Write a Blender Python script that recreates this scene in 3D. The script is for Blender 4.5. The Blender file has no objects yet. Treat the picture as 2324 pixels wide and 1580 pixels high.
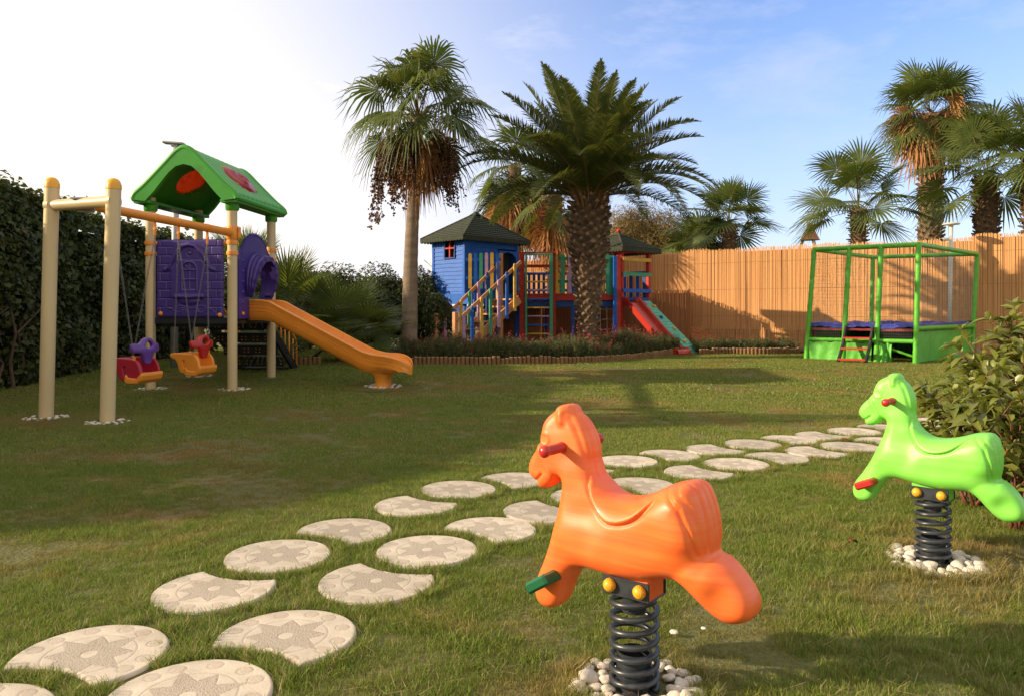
import bpy, math, random
import numpy as np
from mathutils import Vector, Matrix
sc = bpy.context.scene
COL = sc.collection
PI = math.pi
# ------------------------------------------------------------------ camera
HC, FP, CX, HY = 1.25, 1740.0, 1162.0, 705.0      # eye height, focal length / centre / horizon in 2324-wide photo units
cam_d = bpy.data.cameras.new("camera")
cam_d.sensor_width = 36.0
cam_d.lens = 36.0 * FP / 2324.0
cam_d.shift_y = -(790.0 - HY) / 2324.0
cam_d.clip_end = 2000.0
cam_d.clip_start = 0.05
cam = bpy.data.objects.new("camera", cam_d)
COL.objects.link(cam)
cam.location = (0, 0, HC)
cam.rotation_euler = (PI / 2, 0, 0)
sc.camera = cam
# ------------------------------------------------------------------ light
SUN_EL, SUN_AZ = math.radians(20.5), math.radians(187.0)   # azimuth: angle of the sun's direction from +X, counter-clockwise
sdir = Vector((math.cos(SUN_EL) * math.cos(SUN_AZ), math.cos(SUN_EL) * math.sin(SUN_AZ), math.sin(SUN_EL)))
sun_d = bpy.data.lights.new("sun", 'SUN')
sun_d.energy = 5.0
sun_d.angle = math.radians(0.6)
sun_d.color = (1.0, 0.79, 0.54)
sun = bpy.data.objects.new("sun", sun_d)
COL.objects.link(sun)
sun.rotation_euler = (-sdir).to_track_quat('-Z', 'Y').to_euler()
sun.location = (-20, 5, 20)
world = bpy.data.worlds.new("World")
sc.world = world
world.use_nodes = True
wn, wl = world.node_tree.nodes, world.node_tree.links
bg = wn['Background']
sky = wn.new('ShaderNodeTexSky')
sky.sky_type = 'NISHITA'
sky.sun_disc = False
sky.sun_elevation = SUN_EL
sky.sun_rotation = math.atan2(sdir.x, sdir.y)
sky.air_density = 1.2
sky.dust_density = 0.6
sky.ozone_density = 3.0
bg.inputs[1].default_value = 0.14
geo = wn.new('ShaderNodeTexCoord')
def wmath(op, a, b=None, c=None):
    n = wn.new('ShaderNodeMath'); n.operation = op
    for i, v in enumerate((a, b, c)):
        if v is None: continue
        if isinstance(v, (int, float)): n.inputs[i].default_value = v
        else: wl.new(v, n.inputs[i])
    return n.outputs[0]
# bright thin cloud veil toward the sun side of the sky, and a few wisps of cirrus, both tied to world directions
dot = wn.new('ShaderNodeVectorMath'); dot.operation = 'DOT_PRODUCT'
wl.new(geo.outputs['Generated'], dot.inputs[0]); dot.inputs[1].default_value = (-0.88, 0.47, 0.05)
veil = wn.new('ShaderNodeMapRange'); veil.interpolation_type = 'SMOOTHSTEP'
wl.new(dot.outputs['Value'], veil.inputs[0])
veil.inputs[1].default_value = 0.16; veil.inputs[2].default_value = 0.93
sep = wn.new('ShaderNodeSeparateXYZ'); wl.new(geo.outputs['Generated'], sep.inputs[0])
low = wn.new('ShaderNodeMapRange'); low.interpolation_type = 'SMOOTHSTEP'
wl.new(sep.outputs[2], low.inputs[0]); low.inputs[1].default_value = 0.42; low.inputs[2].default_value = -0.05
mp = wn.new('ShaderNodeMapping'); wl.new(geo.outputs['Generated'], mp.inputs[0]); mp.inputs['Scale'].default_value = (1.6, 2.6, 5.0)
mp.inputs['Rotation'].default_value = (0.2, 0.5, 0.3)
cn = wn.new('ShaderNodeTexNoise'); wl.new(mp.outputs[0], cn.inputs[0]); cn.inputs['Scale'].default_value = 1.9; cn.inputs['Detail'].default_value = 9; cn.inputs['Roughness'].default_value = 0.62
cr = wn.new('ShaderNodeMapRange'); wl.new(cn.outputs[0], cr.inputs[0]); cr.inputs[1].default_value = 0.54; cr.inputs[2].default_value = 0.80
up = wn.new('ShaderNodeMapRange'); wl.new(sep.outputs[2], up.inputs[0]); up.inputs[1].default_value = 0.12; up.inputs[2].default_value = 0.38
wisp = wmath('MULTIPLY', wmath('MULTIPLY', cr.outputs[0], up.outputs[0]), 0.85)
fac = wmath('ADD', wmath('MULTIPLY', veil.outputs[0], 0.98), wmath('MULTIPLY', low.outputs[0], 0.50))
over = wn.new('ShaderNodeMapRange'); over.interpolation_type = 'SMOOTHSTEP'; wl.new(sep.outputs[2], over.inputs[0]); over.inputs[1].default_value = 0.42; over.inputs[2].default_value = 0.75
back = wn.new('ShaderNodeMapRange'); back.interpolation_type = 'SMOOTHSTEP'; wl.new(sep.outputs[1], back.inputs[0]); back.inputs[1].default_value = 0.30; back.inputs[2].default_value = -0.25
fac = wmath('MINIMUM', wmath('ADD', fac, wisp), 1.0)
fill_sky = wmath('MAXIMUM', over.outputs[0], back.outputs[0])       # warm fill light added to the unseen sky overhead and behind the viewer
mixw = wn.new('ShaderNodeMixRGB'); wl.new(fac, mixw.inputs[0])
tint = wn.new('ShaderNodeMixRGB'); tint.blend_type = 'MULTIPLY'; tint.inputs[0].default_value = 1.0
wl.new(sky.outputs[0], tint.inputs[1]); tint.inputs[2].default_value = (1.12, 1.12, 1.38, 1)
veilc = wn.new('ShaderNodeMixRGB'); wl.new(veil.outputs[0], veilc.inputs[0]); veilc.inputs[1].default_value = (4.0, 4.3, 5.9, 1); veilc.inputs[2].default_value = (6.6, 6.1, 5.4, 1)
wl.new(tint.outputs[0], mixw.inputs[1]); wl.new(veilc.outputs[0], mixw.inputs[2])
mixo = wn.new('ShaderNodeMixRGB'); wl.new(wmath('MULTIPLY', fill_sky, 0.85), mixo.inputs[0]); wl.new(mixw.outputs[0], mixo.inputs[1]); mixo.inputs[2].default_value = (5.2, 4.6, 3.8, 1)
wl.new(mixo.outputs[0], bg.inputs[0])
# ------------------------------------------------------------------ colour management / render
sc.view_settings.view_transform = 'Standard'
sc.view_settings.look = 'None'
sc.view_settings.exposure = 0.45
sc.view_settings.gamma = 1.0
sc.render.engine = 'CYCLES'
sc.cycles.max_bounces = 8
sc.cycles.transparent_max_bounces = 12
sc.cycles.use_denoising = True
rnd = random.Random(7)
rng = np.random.default_rng(11)

# ------------------------------------------------------------------ placing
def smooth(t):
    t = min(1.0, max(0.0, t)); return t * t * (3 - 2 * t)
def gz(x, y):                                   # the lawn's height: flat near the camera, rising a little behind
    return 0.18 * smooth((y - 9.5) / 6.5)
def at(px, py, Y):                              # photo pixel (2324 wide) at depth Y -> point
    return Vector(((px - CX) / FP * Y, Y, HC + (HY - py) / FP * Y))
def on_ground(px, py):
    Y = FP * HC / (py - HY)
    for _ in range(12):
        Y = FP * (HC - gz(0, Y)) / (py - HY)
    return Vector(((px - CX) / FP * Y, Y, gz(0, Y)))

# ------------------------------------------------------------------ materials
MATS = {}
def mat(name, col, rough=0.5, var=0.0, vscale=4.0, bump=0.0, bscale=60.0, col2=None, spec=0.5, sss=0.0, trans=0.0,
        metallic=0.0, stretch=(1, 1, 1), coat=0.0, gen='Object', detail=4.0, leaf=0.0, bdist=0.01, c3=None, c3s=1.0, c3t=0.6):
    m = bpy.data.materials.new(name); m.use_nodes = True
    n, l = m.node_tree.nodes, m.node_tree.links
    b = n['Principled BSDF']
    c = (*col, 1)
    b.inputs['Base Color'].default_value = c
    b.inputs['Roughness'].default_value = rough
    b.inputs['Metallic'].default_value = metallic
    b.inputs['Specular IOR Level'].default_value = spec
    b.inputs['Coat Weight'].default_value = coat
    if sss:
        b.inputs['Subsurface Weight'].default_value = sss
        b.inputs['Subsurface Radius'].default_value = (0.03, 0.02, 0.01)
        b.inputs['Subsurface Scale'].default_value = 1.0
    if trans: b.inputs['Transmission Weight'].default_value = trans
    tc = n.new('ShaderNodeTexCoord')
    vec = tc.outputs[gen] if gen != 'World' else n.new('ShaderNodeNewGeometry').outputs['Position']
    mpn = n.new('ShaderNodeMapping'); l.new(vec, mpn.inputs[0]); mpn.inputs['Scale'].default_value = stretch
    cur = None
    if var > 0 or col2:
        nz = n.new('ShaderNodeTexNoise'); l.new(mpn.outputs[0], nz.inputs[0])
        nz.inputs['Scale'].default_value = vscale; nz.inputs['Detail'].default_value = detail
        mx = n.new('ShaderNodeMixRGB')
        mr = n.new('ShaderNodeMapRange'); l.new(nz.outputs[0], mr.inputs[0]); mr.inputs[1].default_value = 0.32; mr.inputs[2].default_value = 0.68
        l.new(mr.outputs[0], mx.inputs[0])
        c2 = col2 if col2 else tuple(v * (1 - var) for v in col)
        c1 = col if col2 else tuple(min(1, v * (1 + var * .6)) for v in col)
        mx.inputs[1].default_value = (*c1, 1); mx.inputs[2].default_value = (*c2, 1)
        cur = mx.outputs[0]
        if c3:
            n3 = n.new('ShaderNodeTexNoise'); l.new(mpn.outputs[0], n3.inputs[0]); n3.inputs['Scale'].default_value = c3s; n3.inputs['Detail'].default_value = 6
            r3 = n.new('ShaderNodeMapRange'); l.new(n3.outputs[0], r3.inputs[0]); r3.inputs[1].default_value = c3t; r3.inputs[2].default_value = c3t + 0.12
            m3 = n.new('ShaderNodeMixRGB'); l.new(r3.outputs[0], m3.inputs[0]); l.new(cur, m3.inputs[1]); m3.inputs[2].default_value = (*c3, 1)
            cur = m3.outputs[0]
        l.new(cur, b.inputs['Base Color'])
    if bump > 0:
        bn = n.new('ShaderNodeTexNoise'); l.new(mpn.outputs[0], bn.inputs[0]); bn.inputs['Scale'].default_value = bscale; bn.inputs['Detail'].default_value = 3
        bp = n.new('ShaderNodeBump'); l.new(bn.outputs[0], bp.inputs['Height']); bp.inputs['Strength'].default_value = bump; bp.inputs['Distance'].default_value = bdist
        l.new(bp.outputs[0], b.inputs['Normal'])
    if leaf > 0:                                  # thin leaf: some light comes through
        tr = n.new('ShaderNodeBsdfTranslucent')
        tr.inputs[0].default_value = (min(1, col[0] * 1.6 + .02), min(1, col[1] * 1.5 + .03), col[2] * .8, 1)
        if cur:
            g = n.new('ShaderNodeMixRGB'); g.blend_type = 'MULTIPLY'; g.inputs[0].default_value = 1
            l.new(cur, g.inputs[1]); g.inputs[2].default_value = (1.7, 1.6, .8, 1); l.new(g.outputs[0], tr.inputs[0])
        ms = n.new('ShaderNodeMixShader'); ms.inputs[0].default_value = leaf
        l.new(b.outputs[0], ms.inputs[1]); l.new(tr.outputs[0], ms.inputs[2])
        l.new(ms.outputs[0], n['Material Output'].inputs[0])
    MATS[name] = m
    return m

# ------------------------------------------------------------------ mesh collecting
def frame(axis, up=Vector((0, 0, 1))):
    a = Vector(axis).normalized()
    if abs(a.dot(up)) > .98: up = Vector((0, 1, 0))
    s = a.cross(up).normalized()
    return a, s, s.cross(a).normalized()
class MB:
    def __init__(s): s.v, s.f, s.m, s.n = [], [], [], 0
    def add(s, vs, fs, mi=0):
        o = s.n
        s.v.extend(tuple(p) for p in vs); s.n += len(vs)
        s.f.extend(tuple(i + o for i in f) for f in fs); s.m.extend([mi] * len(fs))
        return s
    def box(s, c, size, R=None, bev=0.0, mi=0):
        hx, hy, hz = (q / 2 for q in size)
        R = R or Matrix.Identity(3)
        c = Vector(c)
        if bev <= 0:
            vs = [c + R @ Vector((x * hx, y * hy, z * hz)) for x in (-1, 1) for y in (-1, 1) for z in (-1, 1)]
            fs = [(0, 1, 3, 2), (4, 6, 7, 5), (0, 4, 5, 1), (2, 3, 7, 6), (0, 2, 6, 4), (1, 5, 7, 3)]
            return s.add(vs, fs, mi)
        b = min(bev, hx * .9, hy * .9, hz * .9)
        vs, idx = [], {}
        for x in (-1, 1):
            for y in (-1, 1):
                for z in (-1, 1):
                    for a in range(3):
                        d = [hx - b, hy - b, hz - b]; d[a] += b
                        idx[(x, y, z, a)] = len(vs)
                        vs.append(c + R @ Vector((x * d[0], y * d[1], z * d[2])))
        fs = []
        def q(k): return idx[k]
        for a in range(3):
            for sg in (-1, 1):
                o = [i for i in range(3) if i != a]
                cyc = [(-1, -1), (1, -1), (1, 1), (-1, 1)]
                ks = []
                for u, w in cyc:
                    t = [0, 0, 0]; t[a] = sg; t[o[0]] = u; t[o[1]] = w
                    ks.append(q((*t, a)))
                fs.append(tuple(ks))
        for a in range(3):
            o = [i for i in range(3) if i != a]
            for u in (-1, 1):
                for w in (-1, 1):
                    ks = []
                    for e, aa in ((-1, o[0]), (1, o[0]), (1, o[1]), (-1, o[1])):
                        t = [0, 0, 0]; t[a] = e; t[o[0]] = u; t[o[1]] = w
                        ks.append(q((*t, aa)))
                    fs.append(tuple(ks))
        for x in (-1, 1):
            for y in (-1, 1):
                for z in (-1, 1): fs.append(tuple(q((x, y, z, a)) for a in range(3)))
        return s.add(vs, fs, mi)
    def bar(s, p0, p1, w, h, up=Vector((0, 0, 1)), bev=0.004, mi=0):
        p0, p1 = Vector(p0), Vector(p1)
        a, sd, u = frame(p1 - p0, up)
        R = Matrix((a, sd, u)).transposed()
        return s.box((p0 + p1) / 2, ((p1 - p0).length, w, h), R, bev, mi)
    def tube(s, pts, r, n=12, cap=True, mi=0):
        pts = [Vector(p) for p in pts]
        rs = r if isinstance(r, (list, tuple)) else [r] * len(pts)
        vs, fs = [], []
        t = (pts[1] - pts[0]).normalized(); _, sd, up = frame(t)
        for i, p in enumerate(pts):
            t2 = (pts[min(i + 1, len(pts) - 1)] - pts[max(i - 1, 0)]).normalized()
            sd = (sd - t2 * sd.dot(t2)).normalized(); up = t2.cross(sd)
            for k in range(n):
                a = 2 * PI * k / n
                vs.append(p + (sd * math.cos(a) + up * math.sin(a)) * rs[i])
        for i in range(len(pts) - 1):
            for k in range(n):
                fs.append((i * n + k, i * n + (k + 1) % n, (i + 1) * n + (k + 1) % n, (i + 1) * n + k))
        if cap:
            fs.append(tuple(range(n))[::-1]); fs.append(tuple((len(pts) - 1) * n + k for k in range(n)))
        return s.add(vs, fs, mi)
    def lathe(s, prof, c=(0, 0, 0), n=20, axis=(0, 0, 1), mi=0):       # prof: (radius, height)
        a, sd, up = frame(axis); c = Vector(c)
        pts = [c + a * h for _, h in prof]
        vs, fs = [], []
        for (r, h), p in zip(prof, pts):
            for k in range(n):
                an = 2 * PI * k / n
                vs.append(p + (sd * math.cos(an) + up * math.sin(an)) * max(r, 1e-4))
        for i in range(len(prof) - 1):
            for k in range(n):
                fs.append((i * n + k, i * n + (k + 1) % n, (i + 1) * n + (k + 1) % n, (i + 1) * n + k))
        fs.append(tuple(range(n))[::-1]); fs.append(tuple((len(prof) - 1) * n + k for k in range(n)))
        return s.add(vs, fs, mi)
    def prism(s, poly, o, ux, uy, depth, mi=0):                         # flat outline extruded along ux x uy
        o, ux, uy = Vector(o), Vector(ux), Vector(uy); w = ux.cross(uy).normalized() * depth
        n = len(poly)
        vs = [o + ux * a + uy * b for a, b in poly] + [o + ux * a + uy * b + w for a, b in poly]
        fs = [tuple(range(n))[::-1], tuple(range(n, 2 * n))] + [(i, (i + 1) % n, n + (i + 1) % n, n + i) for i in range(n)]
        return s.add(vs, fs, mi)
    def build(s, name, m, parent=None, smooth=False, angle=None):
        me = bpy.data.meshes.new(name)
        me.from_pydata(s.v, [], s.f)
        ms = m if isinstance(m, (list, tuple)) else [m]
        for q in ms: me.materials.append(q)
        if len(ms) > 1: me.polygons.foreach_set('material_index', np.array(s.m, dtype=np.int32))
        return finish(name, me, parent, smooth, angle)
def finish(name, me, parent=None, smooth=False, angle=None):
    me.validate(clean_customdata=False)
    if smooth:
        me.polygons.foreach_set('use_smooth', np.ones(len(me.polygons), dtype=bool))
        if angle: me.set_sharp_from_angle(angle=math.radians(angle))
    me.update()
    o = bpy.data.objects.new(name, me); COL.objects.link(o)
    if parent is not None:
        o.parent = parent; o.matrix_parent_inverse = Matrix.Identity(4)
        wp = WORLD.get(parent.name, None)
        if wp is not None:                        # vertices were given in world space: make them local to the thing
            me.transform(wp.inverted())
            WORLD[o.name] = wp
    return o
WORLD = {}
def thing(name, label, cat, loc=(0, 0, 0), group=None, rz=0.0, local=False):
    o = bpy.data.objects.new(name, None); COL.objects.link(o)
    o.empty_display_size = 0.2
    o.location = loc; o.rotation_euler = (0, 0, rz)
    o['label'] = label; o['category'] = cat
    if group: o['group'] = group
    if not local: WORLD[o.name] = Matrix.Translation(Vector(loc)) @ Matrix.Rotation(rz, 4, 'Z')
    return o
def tag(o, label, cat, group=None, kind=None):
    if label: o['label'] = label
    if cat: o['category'] = cat
    if group: o['group'] = group
    if kind: o['kind'] = kind
    return o
def npmesh(name, V, F, m, parent=None, smooth=False, mi=None, attr=None):
    V = np.asarray(V, dtype=np.float32); F = np.asarray(F, dtype=np.int32)
    me = bpy.data.meshes.new(name)
    k = F.shape[1]
    me.vertices.add(len(V)); me.vertices.foreach_set('co', V.ravel())
    me.loops.add(F.size); me.loops.foreach_set('vertex_index', F.ravel())
    me.polygons.add(len(F)); me.polygons.foreach_set('loop_start', np.arange(0, F.size, k, dtype=np.int32))
    ms = m if isinstance(m, (list, tuple)) else [m]
    for q in ms: me.materials.append(q)
    if mi is not None: me.polygons.foreach_set('material_index', np.asarray(mi, dtype=np.int32))
    me.update(calc_edges=True)
    if attr is not None:
        for an, av in attr.items():
            a = me.attributes.new(an, 'FLOAT', 'POINT'); a.data.foreach_set('value', np.asarray(av, dtype=np.float32))
    if smooth: me.polygons.foreach_set('use_smooth', np.ones(len(F), dtype=bool))
    o = bpy.data.objects.new(name, me); COL.objects.link(o)
    if parent is not None:
        o.parent = parent
        wp = WORLD.get(parent.name, None)
        if wp is not None: me.transform(wp.inverted()); WORLD[o.name] = wp
    return o
def copy_tree(o, parent=None):
    c = o.copy(); COL.objects.link(c)
    if parent is not None: c.parent = parent
    for ch in [q for q in bpy.data.objects if q.parent == o]: copy_tree(ch, c)
    return c
# surface of an implicit shape (naive surface nets)
def nets(f, lo, hi, h):
    ax = [np.arange(lo[i], hi[i] + h, h) for i in range(3)]
    g = np.meshgrid(*ax, indexing='ij')
    d = f(*g).astype(np.float32)
    s = d < 0
    nx, ny, nz = d.shape
    cnt = np.zeros((nx - 1, ny - 1, nz - 1), np.float32)
    acc = np.zeros((nx - 1, ny - 1, nz - 1, 3), np.float32)
    corners = [(i, j, k) for i in (0, 1) for j in (0, 1) for k in (0, 1)]
    def sub(a, c): return a[c[0]:c[0] + nx - 1, c[1]:c[1] + ny - 1, c[2]:c[2] + nz - 1]
    for a in corners:
        for b in corners:
            if a < b and sum(abs(a[i] - b[i]) for i in range(3)) == 1:
                da, db = sub(d, a), sub(d, b)
                x = (da < 0) != (db < 0)
                t = np.where(x, da / np.where(x, da - db, 1), 0)
                for q in range(3): acc[..., q] += np.where(x, a[q] + t * (b[q] - a[q]), 0)
                cnt += x
    on = cnt > 0
    idx = -np.ones(cnt.shape, np.int64); idx[on] = np.arange(on.sum())
    I = np.argwhere(on)
    V = (I + acc[on] / cnt[on][:, None]) * h + np.array(lo)
    F = []
    for a in range(3):
        b, c = (a + 1) % 3, (a + 2) % 3
        sl0 = [slice(1, -1)] * 3; sl1 = [slice(1, -1)] * 3
        sl0[a] = slice(0, -1); sl1[a] = slice(1, None)
        s0, s1 = s[tuple(sl0)], s[tuple(sl1)]
        for sg, m in ((0, s0 & ~s1), (1, ~s0 & s1)):
            P = np.argwhere(m)
            if not len(P): continue
            off = np.array([1, 1, 1]); off[a] = 0
            P = P + off
            eb = np.eye(3, dtype=int)[b]; ec = np.eye(3, dtype=int)[c]
            q = [P - eb - ec, P - ec, P, P - eb]
            ids = [idx[tuple(x.T)] for x in q]
            Q = np.stack(ids if sg == 0 else ids[::-1], 1)
            F.append(Q)
    F = np.concatenate(F)
    F = F[(F >= 0).all(1)]
    return V, F
def poly_sdf(px, py, poly):                       # signed distance, positive inside
    poly = np.asarray(poly, float)
    d = np.full(px.shape, 1e9); ins = np.zeros(px.shape, bool)
    n = len(poly)
    for i in range(n):
        a, b = poly[i], poly[(i + 1) % n]
        e = b - a; wx, wy = px - a[0], py - a[1]
        t = np.clip((wx * e[0] + wy * e[1]) / (e @ e + 1e-12), 0, 1)
        d = np.minimum(d, (wx - t * e[0]) ** 2 + (wy - t * e[1]) ** 2)
        cond = ((a[1] > py) != (b[1] > py))
        with np.errstate(divide='ignore', invalid='ignore'):
            xi = (b[0] - a[0]) * (py - a[1]) / (b[1] - a[1] + 1e-12) + a[0]
        ins ^= cond & (px < xi)
    return np.where(ins, 1, -1) * np.sqrt(d)
def catmull(pts, k=5, closed=True):
    pts = np.asarray(pts, float); n = len(pts); out = []
    for i in range(n if closed else n - 1):
        if closed: p0, p1, p2, p3 = pts[i - 1], pts[i], pts[(i + 1) % n], pts[(i + 2) % n]
        else: p0, p1, p2, p3 = pts[max(i - 1, 0)], pts[i], pts[i + 1], pts[min(i + 2, n - 1)]
        for j in range(k):
            t = j / k
            out.append(.5 * ((2 * p1) + (p2 - p0) * t + (2 * p0 - 5 * p1 + 4 * p2 - p3) * t * t + (3 * p1 - p0 - 3 * p2 + p3) * t ** 3))
    if not closed: out.append(pts[-1])
    return np.array(out)
def seg_dist(px, py, a, b):
    a, b = np.array(a, float), np.array(b, float); e = b - a
    t = np.clip(((px - a[0]) * e[0] + (py - a[1]) * e[1]) / (e @ e), 0, 1)
    return np.hypot(px - a[0] - t * e[0], py - a[1] - t * e[1])
def line_dist(px, py, pts):
    d = np.full(px.shape, 1e9)
    for a, b in zip(pts[:-1], pts[1:]): d = np.minimum(d, seg_dist(px, py, a, b))
    return d
def gauss(d, w): return np.exp(-(d / w) ** 2)
# ================================================================== lawn, stepping stones, pebbles, grass
def grass_ramp(n, l, pos, green, green2, straw):
    a = n.new('ShaderNodeTexNoise'); l.new(pos, a.inputs[0]); a.inputs['Scale'].default_value = 0.55; a.inputs['Detail'].default_value = 7; a.inputs['Roughness'].default_value = .62
    b = n.new('ShaderNodeTexNoise'); l.new(pos, b.inputs[0]); b.inputs['Scale'].default_value = 3.1; b.inputs['Detail'].default_value = 5
    ad = n.new('ShaderNodeMath'); ad.operation = 'MULTIPLY_ADD'; l.new(b.outputs[0], ad.inputs[0]); ad.inputs[1].default_value = .5; l.new(a.outputs[0], ad.inputs[2])
    r = n.new('ShaderNodeMapRange'); r.interpolation_type = 'SMOOTHSTEP'; l.new(ad.outputs[0], r.inputs[0]); r.inputs[1].default_value = .78; r.inputs[2].default_value = 1.05
    g = n.new('ShaderNodeMixRGB'); l.new(b.outputs[0], g.inputs[0]); g.inputs[1].default_value = (*green, 1); g.inputs[2].default_value = (*green2, 1)
    m = n.new('ShaderNodeMixRGB'); l.new(r.outputs[0], m.inputs[0]); l.new(g.outputs[0], m.inputs[1]); m.inputs[2].default_value = (*straw, 1)
    return m.outputs[0], r.outputs[0]
gm = mat('soil', (.05, .04, .02), rough=.95, bump=.9, bscale=45, gen='World', bdist=.02)
n_, l_ = gm.node_tree.nodes, gm.node_tree.links
pos_ = n_.new('ShaderNodeNewGeometry').outputs['Position']
c_, _ = grass_ramp(n_, l_, pos_, (.09, .105, .026), (.14, .125, .04), (.23, .14, .06))
l_.new(c_, n_['Principled BSDF'].inputs['Base Color'])
xs = np.concatenate([[-400, -150, -60, -30], np.arange(-14, 22.01, .5), [30, 60, 150, 400]])
ys = np.concatenate([[-60, -20, -5], np.arange(0, 30.01, .5), [40, 70, 150, 350, 800]])
V = [(x, y, gz(x, y)) for y in ys for x in xs]
nx = len(xs)
F = [(j * nx + i, j * nx + i + 1, (j + 1) * nx + i + 1, (j + 1) * nx + i) for j in range(len(ys) - 1) for i in range(nx - 1)]
ground = npmesh('ground', V, F, gm, smooth=True); ground['kind'] = 'structure'

# ---- stepping stones: full rounds with a bitten round nested on either side
SR, BD, BR = .262, .49, .368
def stone_mesh(bite):
    nr, na = 70, 240
    rr = SR * np.linspace(0, 1, nr + 1)[1:]
    th = np.linspace(0, 2 * PI, na, endpoint=False)
    R, T = np.meshgrid(rr, th, indexing='ij')
    x, y = (R * np.cos(T)).ravel(), (R * np.sin(T)).ravel()
    x = np.concatenate([[0], x]); y = np.concatenate([[0], y])
    quads = []
    for i in range(nr - 1):
        a = 1 + i * na + np.arange(na); b = 1 + i * na + (np.arange(na) + 1) % na
        quads.append(np.stack([a, a + na, b + na, b], 1))
    tri = np.stack([np.zeros(na, int), 1 + np.arange(na), 1 + (np.arange(na) + 1) % na, 1 + (np.arange(na) + 1) % na], 1)
    Q = np.concatenate(quads + [tri])
    if bite:
        d = np.hypot(x - BD, y)
        cd = d[Q].mean(1)
        Q = Q[cd > BR]
        near = (d < BR) & np.isin(np.arange(len(x)), Q)
        k = np.where(near, BR / np.maximum(d, 1e-6), 1)
        x = BD + (x - BD) * k; y = y * k
        edge = (np.abs(np.hypot(x - BD, y) - BR) < .006) & np.isin(np.arange(len(x)), Q)
        dd = np.hypot(x - BD, y); k = np.where(edge, BR / dd, 1); x = BD + (x - BD) * k; y = y * k
    r, t = np.hypot(x, y), np.arctan2(y, x) + .3
    # eight-pointed star, ring line, rim of small rounds
    seg = PI / 8
    u = np.abs(((t + seg) % (2 * seg)) - seg) / seg
    lng = np.floor((t + seg) / (2 * seg)).astype(int) % 2
    ro = np.where(lng == 0, .185, .150); ri = .095
    Rs = 1 / ((1 - u) / ro + u / ri)
    star = np.clip((Rs - r) / .004 + .5, 0, 1) * np.clip((r - .031) / .003 + .5, 0, 1)
    line = gauss(r - .155, .0022) * (1 - star) + gauss(r - .031, .002) + gauss(r - Rs, .002)
    dsm = np.full(r.shape, 9.0)
    for kx in range(12):
        if kx % 3 == 2 and True: pass
        a = kx * PI / 6 + (.05, -.05, 0)[kx % 3] * 1.2
        dsm = np.minimum(dsm, np.hypot(r * np.cos(t) - .212 * np.cos(a), r * np.sin(t) - .212 * np.sin(a)))
    line = np.clip(line + gauss(dsm - .027, .0022), 0, 1)
    disc = np.clip((.026 - dsm) / .003, 0, 1)
    z = .024 - .0022 * line - .0012 * star
    z = z - .007 * np.clip((r - SR + .008) / .008, 0, 1) ** 2
    if bite: z = z - .007 * np.clip((BR + .008 - np.hypot(x - BD, y)) / .008, 0, 1) ** 2
    V = np.stack([x, y, z], 1)
    # side wall from the boundary edges
    E = np.concatenate([Q[:, [0, 1]], Q[:, [1, 2]], Q[:, [2, 3]], Q[:, [3, 0]]]); E = E[E[:, 0] != E[:, 1]]
    key = np.sort(E, 1); kk = key[:, 0].astype(np.int64) * 10 ** 7 + key[:, 1]
    u_, inv, cnt = np.unique(kk, return_inverse=True, return_counts=True)
    B = E[cnt[inv] == 1]
    bv = np.unique(B); mp_ = -np.ones(len(V), int); mp_[bv] = len(V) + np.arange(len(bv))
    Vb = V[bv].copy(); Vb[:, 2] = -.03
    side = np.stack([B[:, 1], B[:, 0], mp_[B[:, 0]], mp_[B[:, 1]]], 1)
    V = np.concatenate([V, Vb]); z0 = np.zeros(len(Vb))
    F = np.concatenate([Q, side])
    me = bpy.data.meshes.new('stepping_stone')
    fl = [tuple(dict.fromkeys(q)) for q in F.tolist()]
    me.from_pydata(V.tolist(), [], [f for f in fl if len(f) > 2])
    for an, av in (('star', star), ('line', line), ('disc', disc)):
        a = me.attributes.new(an, 'FLOAT', 'POINT'); a.data.foreach_set('value', np.concatenate([av, z0]).astype(np.float32))
    me.materials.append(stone_mat)
    me.polygons.foreach_set('use_smooth', np.ones(len(me.polygons), dtype=bool)); me.set_sharp_from_angle(angle=math.radians(50))
    me.update()
    return me
stone_mat = mat('cast_stone', (.58, .515, .42), rough=.85, var=.14, vscale=9, bump=.25, bscale=120, bdist=.004)
n_, l_ = stone_mat.node_tree.nodes, stone_mat.node_tree.links
bs = n_['Principled BSDF']; src_ = bs.inputs['Base Color'].links[0].from_socket
at_s = n_.new('ShaderNodeAttribute'); at_s.attribute_name = 'star'
at_l = n_.new('ShaderNodeAttribute'); at_l.attribute_name = 'line'
at_d = n_.new('ShaderNodeAttribute'); at_d.attribute_name = 'disc'
vo = n_.new('ShaderNodeTexVoronoi'); vo.inputs['Scale'].default_value = 170; tco = n_.new('ShaderNodeTexCoord'); l_.new(tco.outputs['Object'], vo.inputs[0])
gr = n_.new('ShaderNodeMixRGB'); l_.new(vo.outputs['Distance'], gr.inputs[0]); gr.inputs[1].default_value = (.50, .44, .36, 1); gr.inputs[2].default_value = (.35, .30, .24, 1)
m1 = n_.new('ShaderNodeMixRGB'); l_.new(at_s.outputs['Fac'], m1.inputs[0]); l_.new(src_, m1.inputs[1]); l_.new(gr.outputs[0], m1.inputs[2])
m2 = n_.new('ShaderNodeMixRGB'); q_ = n_.new('ShaderNodeMath'); q_.operation = 'MULTIPLY'; l_.new(at_l.outputs['Fac'], q_.inputs[0]); q_.inputs[1].default_value = .6
l_.new(q_.outputs[0], m2.inputs[0]); l_.new(m1.outputs[0], m2.inputs[1]); m2.inputs[2].default_value = (.25, .21, .17, 1)
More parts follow.
